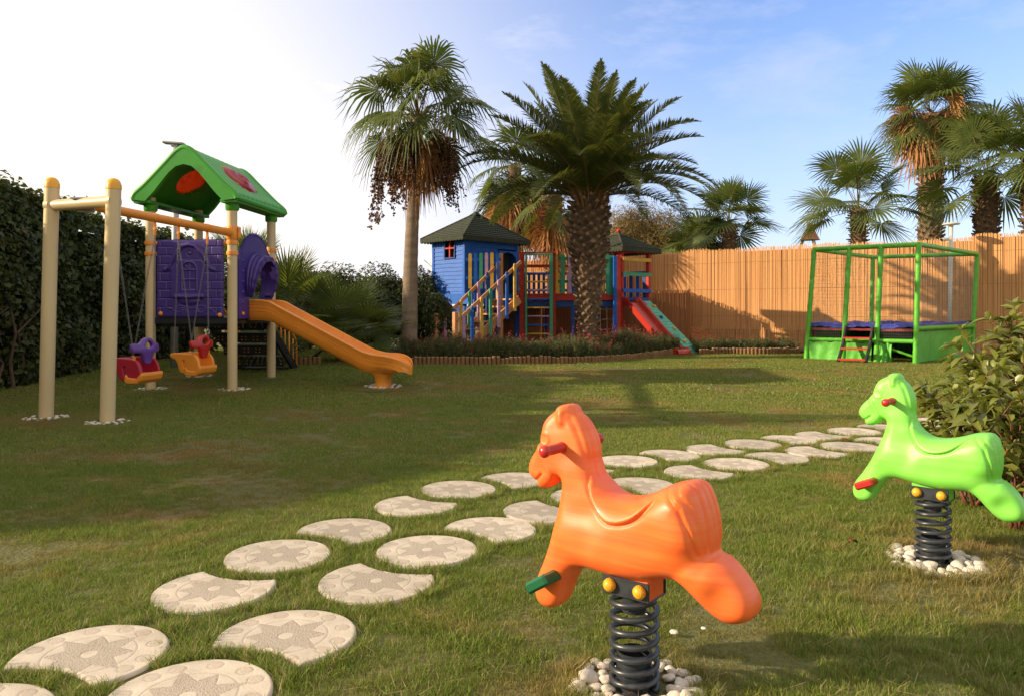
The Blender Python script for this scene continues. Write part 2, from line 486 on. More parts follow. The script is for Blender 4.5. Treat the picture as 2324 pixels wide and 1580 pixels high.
m3 = n_.new('ShaderNodeMixRGB'); q2 = n_.new('ShaderNodeMath'); q2.operation = 'MULTIPLY'; l_.new(at_d.outputs['Fac'], q2.inputs[0]); q2.inputs[1].default_value = .45
l_.new(q2.outputs[0], m3.inputs[0]); l_.new(m2.outputs[0], m3.inputs[1]); m3.inputs[2].default_value = (.40, .335, .26, 1)
# the stones' grime differs from one to the next
oi_ = n_.new('ShaderNodeObjectInfo'); mr_ = n_.new('ShaderNodeMapRange'); l_.new(oi_.outputs['Random'], mr_.inputs[0]); mr_.inputs[3].default_value = .84; mr_.inputs[4].default_value = 1.08
hs = n_.new('ShaderNodeHueSaturation'); l_.new(m3.outputs[0], hs.inputs['Color']); l_.new(mr_.outputs[0], hs.inputs['Value'])
dn = n_.new('ShaderNodeTexNoise'); l_.new(n_.new('ShaderNodeNewGeometry').outputs['Position'], dn.inputs[0]); dn.inputs['Scale'].default_value = 5; dn.inputs['Detail'].default_value = 8; dn.inputs['Roughness'].default_value = .7
dr = n_.new('ShaderNodeMapRange'); l_.new(dn.outputs[0], dr.inputs[0]); dr.inputs[1].default_value = .52; dr.inputs[2].default_value = .75; dr.inputs[4].default_value = .55
md = n_.new('ShaderNodeMixRGB'); l_.new(dr.outputs[0], md.inputs[0]); l_.new(hs.outputs[0], md.inputs[1]); md.inputs[2].default_value = (.30, .245, .18, 1)
l_.new(md.outputs[0], bs.inputs['Base Color'])
bn = n_.new('ShaderNodeBump'); bn.inputs['Strength'].default_value = .5; bn.inputs['Distance'].default_value = .003
qq = n_.new('ShaderNodeMath'); qq.operation = 'MULTIPLY'; l_.new(vo.outputs['Distance'], qq.inputs[0]); l_.new(at_s.outputs['Fac'], qq.inputs[1]); l_.new(qq.outputs[0], bn.inputs['Height'])
l_.new(bs.inputs['Normal'].links[0].from_socket, bn.inputs['Normal']); l_.new(bn.outputs[0], bs.inputs['Normal'])
ME_FULL, ME_BITE = stone_mesh(False), stone_mesh(True)
ROW_A = [(-1.66, 2.29), (-1.183, 3.884), (-.37, 5.318), (.935, 6.304), (2.23, 7.108), (3.50, 7.85), (4.80, 8.60)]
ROW_B = [(-1.04, 2.46), (-.438, 3.969), (.52, 5.12), (1.81, 6.197), (3.09, 6.99), (4.38, 7.75)]
STONES = []
ORD = ['first', 'second', 'third', 'fourth', 'fifth', 'sixth', 'seventh']
for row, pts, rn in ((0, ROW_A, 'far'), (1, ROW_B, 'near')):
    for i, p in enumerate(pts):
        p = Vector(p)
        STONES.append((p, None, f'whole round star-patterned stone, {ORD[i]} whole from the bottom in the {rn} row'))
        if i + 1 < len(pts):
            d = (Vector(pts[i + 1]) - p).normalized()
            dist = (Vector(pts[i + 1]) - p).length
            STONES.append((p + d * BD, -d, f'bitten star-patterned stone just beyond the {ORD[i]} whole stone of the {rn} row'))
            q = Vector(pts[i + 1]) - d * BD
            STONES.append((q, d, f'bitten star-patterned stone just short of the {ORD[i + 1]} whole stone of the {rn} row'))
def on_stone(x, y, pad=0.0):
    for p, b, _ in STONES:
        dx, dy = x - p.x, y - p.y
        if dx * dx + dy * dy < (SR + pad) ** 2:
            if b is None: return True
            cx, cy = p.x + b.x * BD, p.y + b.y * BD
            if (x - cx) ** 2 + (y - cy) ** 2 > (BR - pad) ** 2: return True
    return False
for p, b, lab in STONES:
    o = bpy.data.objects.new('stepping_stone', ME_FULL if b is None else ME_BITE); COL.objects.link(o)
    o.location = (p.x, p.y, gz(p.x, p.y) - .008)
    o.rotation_euler = (rnd.uniform(-.012, .012), rnd.uniform(-.012, .012), math.atan2(b.y, b.x) if b is not None else rnd.uniform(0, 6.28))
    tag(o, lab, 'paving stone', 'star-patterned stepping stones across the lawn')

# ---- white pebbles in rings
peb_mat = mat('white_marble', (.72, .66, .57), rough=.55, var=.10, c3=(.50, .42, .32), c3s=9, c3t=.58, vscale=14, bump=.2, bscale=70, bdist=.004)
def pebble_mesh(seed):
    bm_ = MB(); r_ = random.Random(seed)
    import bmesh
    b = bmesh.new(); bmesh.ops.create_icosphere(b, subdivisions=3, radius=1)
    off = Vector((r_.uniform(0, 9), r_.uniform(0, 9), r_.uniform(0, 9)))
    from mathutils import noise
    for v in b.verts:
        k = 1 + .30 * noise.noise(v.co * 1.1 + off) + .10 * noise.noise(v.co * 2.6 + off)
        v.co = Vector((v.co.x * r_.uniform(1, 1), v.co.y * .84, v.co.z * .56)) * k
    me = bpy.data.meshes.new('white_pebble'); b.to_mesh(me); b.free()
    me.polygons.foreach_set('use_smooth', np.ones(len(me.polygons), dtype=bool)); me.materials.append(peb_mat)
    return me
PEB = [pebble_mesh(s) for s in range(6)]
BARE = []                                        # places where no grass grows: (x, y, r)
def pebble_ring(x, y, r0, r1, n, size, label, group, sq=1.0):
    placed, tries = [], 0
    while len(placed) < n and tries < 6000:
        tries += 1
        a, r = rnd.uniform(0, 2 * PI), math.sqrt(rnd.uniform(r0 * r0, r1 * r1))
        X, Y = x + r * math.cos(a), y + r * math.sin(a) * sq
        s = size * rnd.uniform(.75, 1.3)
        if any((X - q[0]) ** 2 + (Y - q[1]) ** 2 < (.80 * (s + q[2])) ** 2 for q in placed): continue
        placed.append((X, Y, s))
    for X, Y, s in placed:
        o = bpy.data.objects.new('white_pebble', rnd.choice(PEB)); COL.objects.link(o)
        hump = .012 * (1 - min(1, math.hypot(X - x, Y - y) / r1))
        o.location = (X, Y, gz(X, Y) + s * .26 + hump); o.scale = (s * rnd.uniform(.9, 1.25), s, s * rnd.uniform(.85, 1.15))
        o.rotation_euler = (rnd.uniform(-.5, .5), rnd.uniform(-.5, .5), rnd.uniform(0, 6.28))
        tag(o, label, 'pebble', group)
    BARE.append((x, y, r1 * .96))
OH = Vector((.405, 2.54, 0)); GH = Vector((2.096, 3.82, 0))       # feet of the two horse springs
pebble_ring(OH.x + .01, OH.y, .092, .205, 70, .030, 'white pebble in the heap around the orange horse\'s spring', 'white pebbles around the orange horse\'s spring')
pebble_ring(GH.x + .01, GH.y - .02, .10, .237, 92, .030, 'white pebble in the ring around the green horse\'s spring', 'white pebbles around the green horse\'s spring')

# ---- grass
blade_mat = mat('grass_blade', (.1, .15, .04), rough=.55, spec=.3)
n_, l_ = blade_mat.node_tree.nodes, blade_mat.node_tree.links
pos_ = n_.new('ShaderNodeNewGeometry').outputs['Position']
c_, _ = grass_ramp(n_, l_, pos_, (.145, .24, .032), (.26, .31, .050), (.40, .28, .09))
ra = n_.new('ShaderNodeAttribute'); ra.attribute_name = 'tone'
da = n_.new('ShaderNodeAttribute'); da.attribute_type = 'INSTANCER'; da.attribute_name = 'dry'
dmr = n_.new('ShaderNodeMapRange'); dmr.interpolation_type = 'SMOOTHSTEP'; l_.new(da.outputs['Fac'], dmr.inputs[0]); dmr.inputs[1].default_value = .08; dmr.inputs[2].default_value = .60; dmr.inputs[4].default_value = .50
dmx = n_.new('ShaderNodeMixRGB'); l_.new(dmr.outputs[0], dmx.inputs[0]); l_.new(c_, dmx.inputs[1]); dmx.inputs[2].default_value = (.34, .20, .08, 1)
hv = n_.new('ShaderNodeHueSaturation'); l_.new(dmx.outputs[0], hv.inputs['Color'])
vr = n_.new('ShaderNodeMapRange'); l_.new(ra.outputs['Fac'], vr.inputs[0]); vr.inputs[3].default_value = .62; vr.inputs[4].default_value = 1.35; l_.new(vr.outputs[0], hv.inputs['Value'])
dead = n_.new('ShaderNodeMath'); dead.operation = 'GREATER_THAN'; l_.new(ra.outputs['Fac'], dead.inputs[0]); dead.inputs[1].default_value = .86
dm = n_.new('ShaderNodeMixRGB'); l_.new(dead.outputs[0], dm.inputs[0]); l_.new(hv.outputs[0], dm.inputs[1]); dm.inputs[2].default_value = (.42, .33, .16, 1)
bs = n_['Principled BSDF']; l_.new(dm.outputs[0], bs.inputs['Base Color'])
tr = n_.new('ShaderNodeBsdfTranslucent'); l_.new(dm.outputs[0], tr.inputs[0])
ms = n_.new('ShaderNodeMixShader'); ms.inputs[0].default_value = .35; l_.new(bs.outputs[0], ms.inputs[1]); l_.new(tr.outputs[0], ms.inputs[2]); l_.new(ms.outputs[0], n_['Material Output'].inputs[0])
def tuft(seed, nb, rad, h, w):
    g = np.random.default_rng(seed)
    r = rad * np.sqrt(g.uniform(0, 1, nb)); a = g.uniform(0, 2 * PI, nb)
    bx, by = r * np.cos(a), r * np.sin(a)
    H = h * g.uniform(.45, 1.25, nb); az = g.uniform(0, 2 * PI, nb); ln = g.uniform(.15, .95, nb)
    fa = g.uniform(0, 2 * PI, nb); W = w * g.uniform(.6, 1.2, nb)
    dx, dy = np.cos(az), np.sin(az); sx, sy = np.cos(fa), np.sin(fa)
    V, tone = [], g.uniform(0, 1, nb)
    for t, ww in ((0, 1.), (.5, .85), (1, .08)):
        ox = dx * ln * H * t ** 1.6; oy = dy * ln * H * t ** 1.6; oz = H * t * (1 - .25 * ln * t)
        for s in (-.5, .5):
            V.append(np.stack([bx + ox + sx * W * ww * s, by + oy + sy * W * ww * s, oz - .004], 1))
    V = np.stack(V, 1).reshape(-1, 3)                 # nb * 6
    b = np.arange(nb)[:, None] * 6
    F = np.concatenate([b + np.array([[0, 1, 3, 2]]), b + np.array([[2, 3, 5, 4]])])
    o = npmesh('grass_tuft', V, F, blade_mat, attr={'tone': np.repeat(tone, 6)})
    COL.objects.unlink(o)
    return o
def build_grass():
    small = [tuft(s, 60, .055, .027, .0024) for s in (1, 2, 3)]
    mid = [tuft(s, 150, .12, .027, .0040) for s in (4, 5)]
    big = [tuft(s, 560, .36, .028, .0085) for s in (6, 7)]
    long_ = [tuft(8, 34, .05, .075, .003), tuft(9, 26, .022, .042, .0026)]
    src = small + mid + big + long_
    Vs, Fs, k = [], [], 0
    for i in range(4):
        a = i * 1.7; x0, y0 = .03 * math.cos(a * 3), .03 * math.sin(a * 2); L = .05 + .03 * (i % 3)
        Vs += [(x0, y0, .004), (x0 + .002, y0 + .002, .004), (x0 + L * math.cos(a), y0 + L * math.sin(a), .012), (x0 + L * math.cos(a) - .002, y0 + L * math.sin(a) + .002, .012)]; Fs.append((k, k + 1, k + 2, k + 3)); k += 4
    st_ = npmesh('grass_straw', Vs, Fs, blade_mat, attr={'tone': [.95] * len(Vs)}); COL.objects.unlink(st_); src.append(st_)
    P, vid, rz, sca = [], [], [], []
    g = np.random.default_rng(5)
    from mathutils import noise as gn
    def dryness(x, y):
        v = gn.noise(Vector((x * .55, y * .75, 3.3))) + .55 * gn.noise(Vector((x * 1.9, y * 2.2, 7.1))) + .25 * gn.noise(Vector((x * 6, y * 6, 2.0)))
        v += .26 * smooth((x - .3) / 1.4) * smooth((3.1 - y) / .7)          # worn ground in front of the horses
        v -= .30 if on_stone(x, y, .16) else 0                               # lusher beside the stones
        return v
    def scatter(y0, y1, dens, ids, s0, s1, pad, margin=1.0):
        area = 0
        n = int(dens * (y1 - y0) * (2 * (.70 * y1 + margin)))
        for _ in range(n):
            y = g.uniform(y0, y1); x = g.uniform(-(.70 * y1 + margin), .70 * y1 + margin)
            if abs(x) > .70 * y + margin: continue
            if on_stone(x, y, pad): continue
            if any((x - bx) ** 2 + (y - by) ** 2 < (br + (0.0, .09, .26)[(y1 > 7) + (y1 > 11)]) ** 2 for bx, by, br in BARE): continue
            if y > 14 and in_bed(x, y): continue
            dr = dryness(x, y)
            if y < 6.3 and dr > .36 and g.uniform() < min(.75, (dr - .36) * 2.5): continue
            cl = 1 + .55 * gn.noise(Vector((x * 3.1, y * 3.1, 1.0))) + .35 * gn.noise(Vector((x * 9, y * 9, 4.0)))
            P.append((x, y, gz(x, y))); vid.append(ids[int(g.integers(len(ids)))]); rz.append(g.uniform(0, 6.28)); sca.append(g.uniform(s0, s1) * cl * (.72 if dr > .25 else 1.0))
    scatter(1.9, 6.2, 600, [0, 1, 2], .75, 1.25, .035)
    scatter(6.0, 10.5, 130, [3, 4], .8, 1.2, .06, 1.0)
    scatter(10.0, 22.5, 16, [5, 6], .8, 1.15, .05, 1.0)
    # longer tufts left by the mower round stones, posts and pebbles
    for p, b, _ in STONES:
        for _ in range(90):
            a = g.uniform(0, 6.28); r = SR + g.uniform(.016, .07)
            x, y = p.x + r * math.cos(a), p.y + r * math.sin(a)
            if not on_stone(x, y, .015): P.append((x, y, gz(x, y))); vid.append(8); rz.append(g.uniform(0, 6.28)); sca.append(g.uniform(.9, 1.4))
        if b is not None:
            for _ in range(70):
                a = g.uniform(0, 6.28); cx, cy = p.x + b.x * BD, p.y + b.y * BD; r = BR - g.uniform(.016, .07)
                x, y = cx + r * math.cos(a), cy + r * math.sin(a)
                if (x - p.x) ** 2 + (y - p.y) ** 2 < SR ** 2 and not on_stone(x, y, .015):
                    P.append((x, y, gz(x, y))); vid.append(8); rz.append(g.uniform(0, 6.28)); sca.append(g.uniform(.8, 1.3))
    for bx, by, br in BARE:
        for _ in range(int((130 if by < 7 else 900) * br / .2)):
            a = g.uniform(0, 6.28); r = br + g.uniform(.0, .06 if by < 7 else .34)
            P.append((bx + r * math.cos(a), by + r * math.sin(a), gz(bx, by))); vid.append(7); rz.append(g.uniform(0, 6.28)); sca.append(g.uniform(.5, .95) * (1 if by < 7 else .55))
    # shaggy band in the right foreground
    for _ in range(900):
        x, y = g.uniform(1.0, 3.0), g.uniform(2.3, 4.6)
        if not on_stone(x, y, .05) and all((x - bx) ** 2 + (y - by) ** 2 > br ** 2 for bx, by, br in BARE):
            P.append((x, y, gz(x, y))); vid.append(7); rz.append(g.uniform(0, 6.28)); sca.append(g.uniform(.45, .9))
    for _ in range(260):
        y = 2.3 + 7 * g.uniform() ** 1.6; x = g.uniform(-.7 * y, .7 * y)
        if not on_stone(x, y, .08): P.append((x, y, gz(x, y) + .018)); vid.append(9); rz.append(g.uniform(0, 6.28)); sca.append(g.uniform(.5, 1.3))
    dry = [dryness(p[0], p[1]) for p in P]
    me = bpy.data.meshes.new('grass'); me.from_pydata(P, [], [])
    for an, av in (('vid', vid), ('rz', rz), ('sca', sca), ('dry', dry)):
        a = me.attributes.new(an, 'FLOAT', 'POINT'); a.data.foreach_set('value', np.asarray(av, np.float32))
    o = bpy.data.objects.new('grass', me); COL.objects.link(o)
    ng = bpy.data.node_groups.new('grass', 'GeometryNodeTree')
    ng.interface.new_socket('Geometry', in_out='INPUT', socket_type='NodeSocketGeometry'); ng.interface.new_socket('Geometry', in_out='OUTPUT', socket_type='NodeSocketGeometry')
    N, L = ng.nodes, ng.links
    gi, go, jn = N.new('NodeGroupInput'), N.new('NodeGroupOutput'), N.new('GeometryNodeJoinGeometry')
    def named(k):
        q = N.new('GeometryNodeInputNamedAttribute'); q.data_type = 'FLOAT'; q.inputs['Name'].default_value = k; return q.outputs['Attribute']
    cx = N.new('ShaderNodeCombineXYZ'); L.new(named('rz'), cx.inputs[2])
    for i, s in enumerate(src):
        oi = N.new('GeometryNodeObjectInfo'); oi.inputs[0].default_value = s
        ip = N.new('GeometryNodeInstanceOnPoints')
        cm = N.new('FunctionNodeCompare'); cm.data_type = 'FLOAT'; cm.operation = 'EQUAL'; cm.inputs['Epsilon'].default_value = .3
        L.new(named('vid'), cm.inputs[0]); cm.inputs[1].default_value = float(i)
        L.new(gi.outputs[0], ip.inputs['Points']); L.new(cm.outputs[0], ip.inputs['Selection']); L.new(oi.outputs['Geometry'], ip.inputs['Instance'])
        L.new(cx.outputs[0], ip.inputs['Rotation']); L.new(named('sca'), ip.inputs['Scale'])
        L.new(ip.outputs[0], jn.inputs[0])
    L.new(jn.outputs[0], go.inputs[0])
    md = o.modifiers.new('scatter', 'NODES'); md.node_group = ng
    tag(o, 'short uneven lawn grass, green with dry straw patches', 'grass', None, 'stuff')
    print('GRASS', len(P))
def in_bed(x, y): return False
# ================================================================== the two spring horses
def plastic(name, col, rough=.32, sss=.0, var=.05, **k):
    k.setdefault('c3', tuple(c * .72 + .012 for c in col)); k.setdefault('c3s', 3.5); k.setdefault('c3t', .63)
    return mat(name, col, rough=rough, var=var, vscale=3, bump=.05, bscale=220, bdist=.002, coat=.15, sss=sss, **k)
orange_p = mat('orange_plastic', (.90, .145, .030), rough=.44, var=0, col2=(.91, .195, .036), vscale=5, stretch=(.5, 1, 16), bump=.06, bscale=90, bdist=.002, coat=.04, detail=7)
green_p = mat('lime_plastic', (.20, .68, .07), rough=.42, col2=(.26, .74, .11), vscale=3, stretch=(.6, 1, 9), bump=.04, bscale=90, bdist=.002, coat=.03, detail=6)
red_p = plastic('red_plastic', (.45, .025, .02)); dgreen_p = plastic('green_plastic', (.01, .12, .05)); yellow_p = plastic('yellow_plastic', (.85, .42, .02))
steel = mat('dark_painted_steel', (.035, .042, .052), rough=.34, var=.3, vscale=30, bump=.12, bscale=120, bdist=.002, spec=.6, c3=(.12, .075, .05), c3s=9, c3t=.62)
YAW = math.radians(43)
# side outline of the horse, traced on the near-broadside green one; zoom units -> plane units
def zp(x, y): return ((x / 1.6637 + 2500) / 1.3675, (y / 1.6637 + 950) / 1.3675)
RUMP = Vector((math.cos(YAW), -math.sin(YAW), 0))                 # +u: from spring toward the rump; +w: to the near side
NEAR = Vector((-math.sin(YAW), -math.cos(YAW), 0))
def to_plane(px, py, O=GH, w=0.0):
    k = (px - CX) / FP; O = O + NEAR * w
    u = (k * O.y - O.x) / (RUMP.x - k * RUMP.y)
    Y = O.y + RUMP.y * u
    return (u, HC + (HY - py) / FP * Y)
OUT = [(428, 362), (440, 350), (462, 346), (488, 349), (502, 362), (508, 378), (530, 400), (552, 435), (566, 475), (569, 515), (566, 545), (572, 585), (583, 612), (597, 630), (625, 655), (665, 676), (710, 683), (760, 681),
       (810, 673), (850, 663), (885, 656), (925, 654), (960, 658), (985, 675), (1003, 710), (1014, 760), (1018, 810), (1014, 860), (1006, 893), (1035, 910), (1070, 938), (1108, 980), (1136, 1025), (1146, 1062), (1138, 1092), (1112, 1108),
       (1070, 1112), (1030, 1104), (985, 1076), (945, 1035), (905, 990), (872, 962), (840, 950), (780, 946), (700, 938), (620, 921), (550, 901), (495, 886), (455, 884), (425, 898), (400, 925), (375, 965), (352, 992), (322, 1002), (290, 997), (264, 978),
       (253, 950), (256, 918), (275, 885), (310, 842), (345, 790), (372, 740), (398, 690), (418, 640), (428, 598), (420, 582), (408, 583), (385, 600), (355, 612), (330, 611), (318, 602), (314, 588), (302, 578), (287, 560), (283, 540),
       (292, 515), (312, 492), (333, 476), (342, 463), (352, 455), (358, 438), (366, 415), (378, 392), (400, 374)]
outl = catmull([to_plane(*zp(x, y)) for x, y in OUT], 4)
def Z(x, y): return to_plane(*zp(x, y))
def horse_mesh():
    def cap(u, v, a, b, r): return seg_dist(u, v, a, b) - r
    sad = [Z(566, 628), Z(578, 668), Z(605, 712), Z(650, 742), Z(715, 748), Z(775, 735), Z(825, 705), Z(865, 675), Z(905, 655), Z(905, 600), Z(600, 560), Z(566, 610)]
    sad = catmull(sad, 3)
    eye, eyer = Z(392, 448), .019
    brid = [Z(346, 466), Z(362, 505), Z(385, 545), Z(404, 586)]
    mouth = [Z(312, 583), Z(330, 577), Z(352, 562)]
    mane = [Z(505, 395), Z(525, 425), Z(541, 470), Z(553, 515), Z(560, 548)]
    ear = [Z(470, 400), Z(470, 372), Z(474, 355)]
    tails = [[Z(898, 668), Z(950, 725), Z(975, 800), Z(982, 880)], [Z(935, 665), Z(980, 720), Z(1000, 800), Z(1000, 880)]]
    fth = [Z(1000, 893), Z(930, 905), Z(860, 945)]
    legf, legh = Z(320, 950), Z(1075, 1040)
    body = Z(760, 820); rump = Z(930, 800); chest = Z(500, 780); neck = Z(500, 600); head = Z(420, 480); muz = Z(330, 545)
    ctr = [(legf, .058), (Z(390, 870), .078), (chest, .098), (Z(620, 830), .110), (body, .118), (rump, .135), (Z(960, 720), .128), (Z(960, 930), .105), (legh, .072), (neck, .072), (Z(530, 670), .078), (head, .064), (Z(460, 370), .052), (muz, .050), (Z(520, 450), .062)]
    lo = (outl[:, 0].min() - .03, -.17, outl[:, 1].min() - .03); hi = (outl[:, 0].max() + .03, .17, outl[:, 1].max() + .03)
    h = .0036
    us, vs = np.arange(lo[0], hi[0] + h, h), np.arange(lo[2], hi[2] + h, h)
    U, Vv = np.meshgrid(us, vs, indexing='ij')
    D = poly_sdf(U, Vv, outl)
    wsum, tsum = 0, 0
    for c, t in ctr:
        w = 1 / (((U - c[0]) ** 2 + (Vv - c[1]) ** 2) + 2.2e-3) ** 1.8
        wsum = wsum + w; tsum = tsum + w * t
    T = tsum / wsum
    R = np.clip(T * .78, .03, .095)
    # raised saddle, eye ring, bridle band, mouth, mane and tail grooves
    S = poly_sdf(U, Vv, sad)
    feat = .017 * np.clip(S / .009, 0, 1) ** .6 - .005 * gauss(S + .005, .004)
    feat = feat + .0045 * gauss(np.hypot(U - eye[0], Vv - eye[1]) - eyer, .003)
    bd = line_dist(U, Vv, brid); feat = feat + .005 * np.clip((.012 - bd) / .003, 0, 1) * (D > 0)
    feat = feat - .010 * gauss(line_dist(U, Vv, mouth), .0045)
    mdist = line_dist(U, Vv, mane); feat = feat - .009 * gauss(mdist, .008)
    feat = feat + .012 * gauss(line_dist(U, Vv, ear), .012)
    for t in tails: feat = feat - .011 * gauss(line_dist(U, Vv, t), .006)
    feat = feat - .004 * gauss(line_dist(U, Vv, fth), .016)
    e = 1 - D / R
    ru, rv = Z(955, 680)[0], Z(1000, 885)[1]
    RM = np.clip((U - ru) / .02, 0, 1) * np.clip((Vv - rv) / .02, 0, 1) * (D < .06)
    ma, mb = Z(500, 390), Z(575, 600)
    MM = np.clip((.045 - line_dist(U, Vv, [Z(520, 385), Z(555, 430), Z(572, 480), Z(570, 560)])) / .01, 0, 1)
    def f(x, y, z):
        i = np.round((x[:, 0, 0] - lo[0]) / h).astype(int).clip(0, len(us) - 1); j = np.round((z[0, 0, :] - lo[2]) / h).astype(int).clip(0, len(vs) - 1)
        Tt = (T + feat)[np.ix_(i, j)][:, None, :]; E = np.maximum(e[np.ix_(i, j)], 0)[:, None, :]
        # two tail and mane grooves also run over the back where the skin faces away
        gy = gauss(np.abs(y) - .040, .007) + gauss(np.abs(y), .006) * .6
        E = np.clip(E + (.008 * gy * RM[np.ix_(i, j)][:, None, :] + .005 * gauss(np.abs(y) - .020, .006) * MM[np.ix_(i, j)][:, None, :]) / R[np.ix_(i, j)][:, None, :], 0, None)
        return (np.abs(y) / Tt) ** 2.7 + E ** 2.7 - 1
    return nets(f, lo, hi, h)
HV, HF = horse_mesh()
def smooth_mesh(V, F, it=2):
    E = np.concatenate([F[:, [0, 1]], F[:, [1, 2]], F[:, [2, 3]], F[:, [3, 0]]])
    for _ in range(it):
        s = np.zeros_like(V); c = np.zeros(len(V))
        for a, b in ((0, 1), (1, 0)):
            np.add.at(s, E[:, a], V[E[:, b]]); np.add.at(c, E[:, a], 1)
        V = V * .5 + .5 * s / c[:, None]
    return V
HV = smooth_mesh(HV, HF, 2)
SH = .334                                           # height of the top of the spring above the lawn
def spring_horse(label, loc, body_m, handle_m, rest_m, pitch=0.0, yaw=YAW, size=1.0):
    # built in local space: +x toward the rump, +y away from the photographed side
    t = thing('spring_horse', label, 'spring rider', loc, 'spring horse riders on the lawn', rz=-yaw, local=True)
    piv = Vector((0, 0, SH + .02)); RP = Matrix.Rotation(-pitch, 3, 'Y')
    def tilt(o):                                   # the horse has settled nose-down on its spring
        if pitch: o.data.transform(Matrix.Translation(piv) @ RP.to_4x4() @ Matrix.Scale(size, 4) @ Matrix.Translation(-piv))
        return o
    tilt(npmesh('body', HV * np.array([1, -1, 1]), HF[:, ::-1], body_m, t, smooth=True))
    def wpt(px, py, w, O=GH):                      # zoom pixel on the near flank at thickness w -> local coordinates
        u, v = to_plane(*zp(px, py), O=GH, w=w)
        return Vector((u, -w, v))
    # handles through the neck, ribbed grip with a round end
    for sgn in (1, -1):
        q = wpt(448, 489, .06); c = Vector((q.x, -.062 * sgn, q.z)); m = MB()
        prof = [(.0185, 0), (.0185, .012), (.0155, .016)]
        for k in range(9): prof += [(.0165, .020 + k * .0075), (.0150, .0240 + k * .0075)]
        prof += [(.0180, .090), (.0200, .097), (.0195, .106), (.014, .113), (.004, .116)]
        m.lathe(prof, c, 20, (0, -sgn, 0)); tilt(m.build('handle', handle_m, t, smooth=True, angle=40))
    for sgn in (1, -1):
        q = wpt(318, 912, .09); m = MB()
        R = Matrix.Rotation(math.radians(-24), 3, 'Y')
        c = Vector((q.x, -sgn * .098, q.z))
        m.box(c, (.094, .104, .038), R, .008)
        for k in range(5): m.box(c + R @ Vector((-.024 + k * .012, 0, .0145)), (.006, .074, .006), R, .002)
        m.box(c + R @ Vector((0, sgn * .03, 0)), (.03, .05, .018), R, .003)
        tilt(m.build('foot_rest', rest_m, t, smooth=True, angle=35))
    # plastic neck block, steel cheek plates and cap nuts
    z0 = SH - .005
    m = MB(); m.box((.0, 0, z0 + .03), (.165, .105, .09), None, .006); m.build('mounting_block', body_m, t)
    m = MB()
    for sgn in (1, -1): m.box((0, sgn * .0575, z0 + .018), (.172, .006, .062), None, .002)
    m.box((0, 0, z0 - .012), (.172, .112, .006), None, .002)
    m.build('bracket', steel, t)
    for sgn in (1, -1):
        for x in (-.055, .055):
            m = MB(); m.lathe([(.021, 0), (.0225, .004), (.0215, .012), (.016, .020), (.008, .0245), (.001, .026)], (x, -sgn * .0605, z0 + .020), 22, (0, -sgn, 0))
            for k in range(18):
                a = k * PI / 9; m.tube([(x + .0215 * math.cos(a), -sgn * .062, z0 + .02 + .0215 * math.sin(a)), (x + .020 * math.cos(a), -sgn * .074, z0 + .02 + .020 * math.sin(a)), (x + .012 * math.cos(a), -sgn * .082, z0 + .02 + .012 * math.sin(a))], .0016, 5)
            m.build('bolt_cap', yellow_p, t, smooth=True)
    # coil spring round a stub tube
    m = MB(); pts = []
    turns = 7.0; top = z0 - .022
    for k in range(int(turns * 28) + 1):
        a = k / 28 * 2 * PI; f = k / (turns * 28)
        pts.append((.0745 * math.cos(a), .0745 * math.sin(a), .014 + (top - .014) * f ** 1.12))
    m.tube(pts, .0102, 12); m.build('coil_spring', steel, t, smooth=True)
    m = MB(); m.lathe([(.040, top - .05), (.040, top + .01)], (0, 0, 0), 24); m.build('top_tube', steel, t, smooth=True, angle=40)
    m = MB(); m.lathe([(.058, -.02), (.058, .125), (.053, .127), (.053, .09)], (0, 0, 0), 32)
    for x in (-1, 1): m.box((x * .060, 0, .06), (.008, .024, .05), None, .002)
    m.lathe([(.082, -.005), (.082, .006), (.05, .008)], (0, 0, 0), 32)
    m.build('stub_tube', steel, t, smooth=True, angle=40)
    return t
# ================================================================== play tower with swing beam and slide
cream_m = mat('cream_paint', (.64, .50, .27), rough=.42, var=.07, vscale=3, bump=.08, bscale=60, stretch=(1, 1, .4), c3=(.50, .36, .21), c3s=2.5, c3t=.66)
orange_s = plastic('amber_plastic', (.85, .30, .032), rough=.42, var=.08)
roof_g = plastic('green_roof_plastic', (.05, .34, .025), rough=.40, var=.08)
purple_p = plastic('purple_plastic', (.055, .030, .22), rough=.42, var=.12)
violet_p = plastic('violet_plastic', (.13, .05, .30), rough=.4)
black_p = plastic('black_plastic', (.012, .013, .015), rough=.5)
crimson_p = plastic('crimson_plastic', (.40, .012, .035), rough=.4)
redclear = mat('translucent_red', (.38, .010, .008), rough=.3, leaf=.12)
chain_m = mat('chain_steel', (.20, .19, .18), rough=.5, metallic=.5, var=.3, vscale=60)
TF = Vector((-4.22, 11.57, 0)); TX = Vector((.997, -.078, 0)); TY = Vector((.078, .997, 0))
def W(a, b, z): return TF + TX * a + TY * b + Vector((0, 0, z))
RT = Matrix((TX, TY, Vector((0, 0, 1)))).transposed()
tower = thing('play_tower', 'play tower with green roof, purple panels, orange slide and swing beam on cream posts', 'play tower', W(0, 0, 0))
PW, PD = 1.284, 1.50
def post(p, top, r=.072, cap=None, foot=None):
    m = MB(); b = Vector(foot if foot is not None else (p[0], p[1], 0)); t = Vector((p[0], p[1], top))
    m.tube([b + Vector((0, 0, -.1)), b + (t - b) * .5, t], r, 24)
    o = m.build('post', cream_m, tower, smooth=True, angle=50)
    if cap:
        c = MB(); c.lathe([(r + .004, -.015), (r + .004, .03), (r * .97, .05), (r * .86, .075), (r * .6, .098), (r * .3, .108), (.001, .11)], t, 24)
        c.build('cap', yellow_p, o, smooth=True, angle=60)
    return o
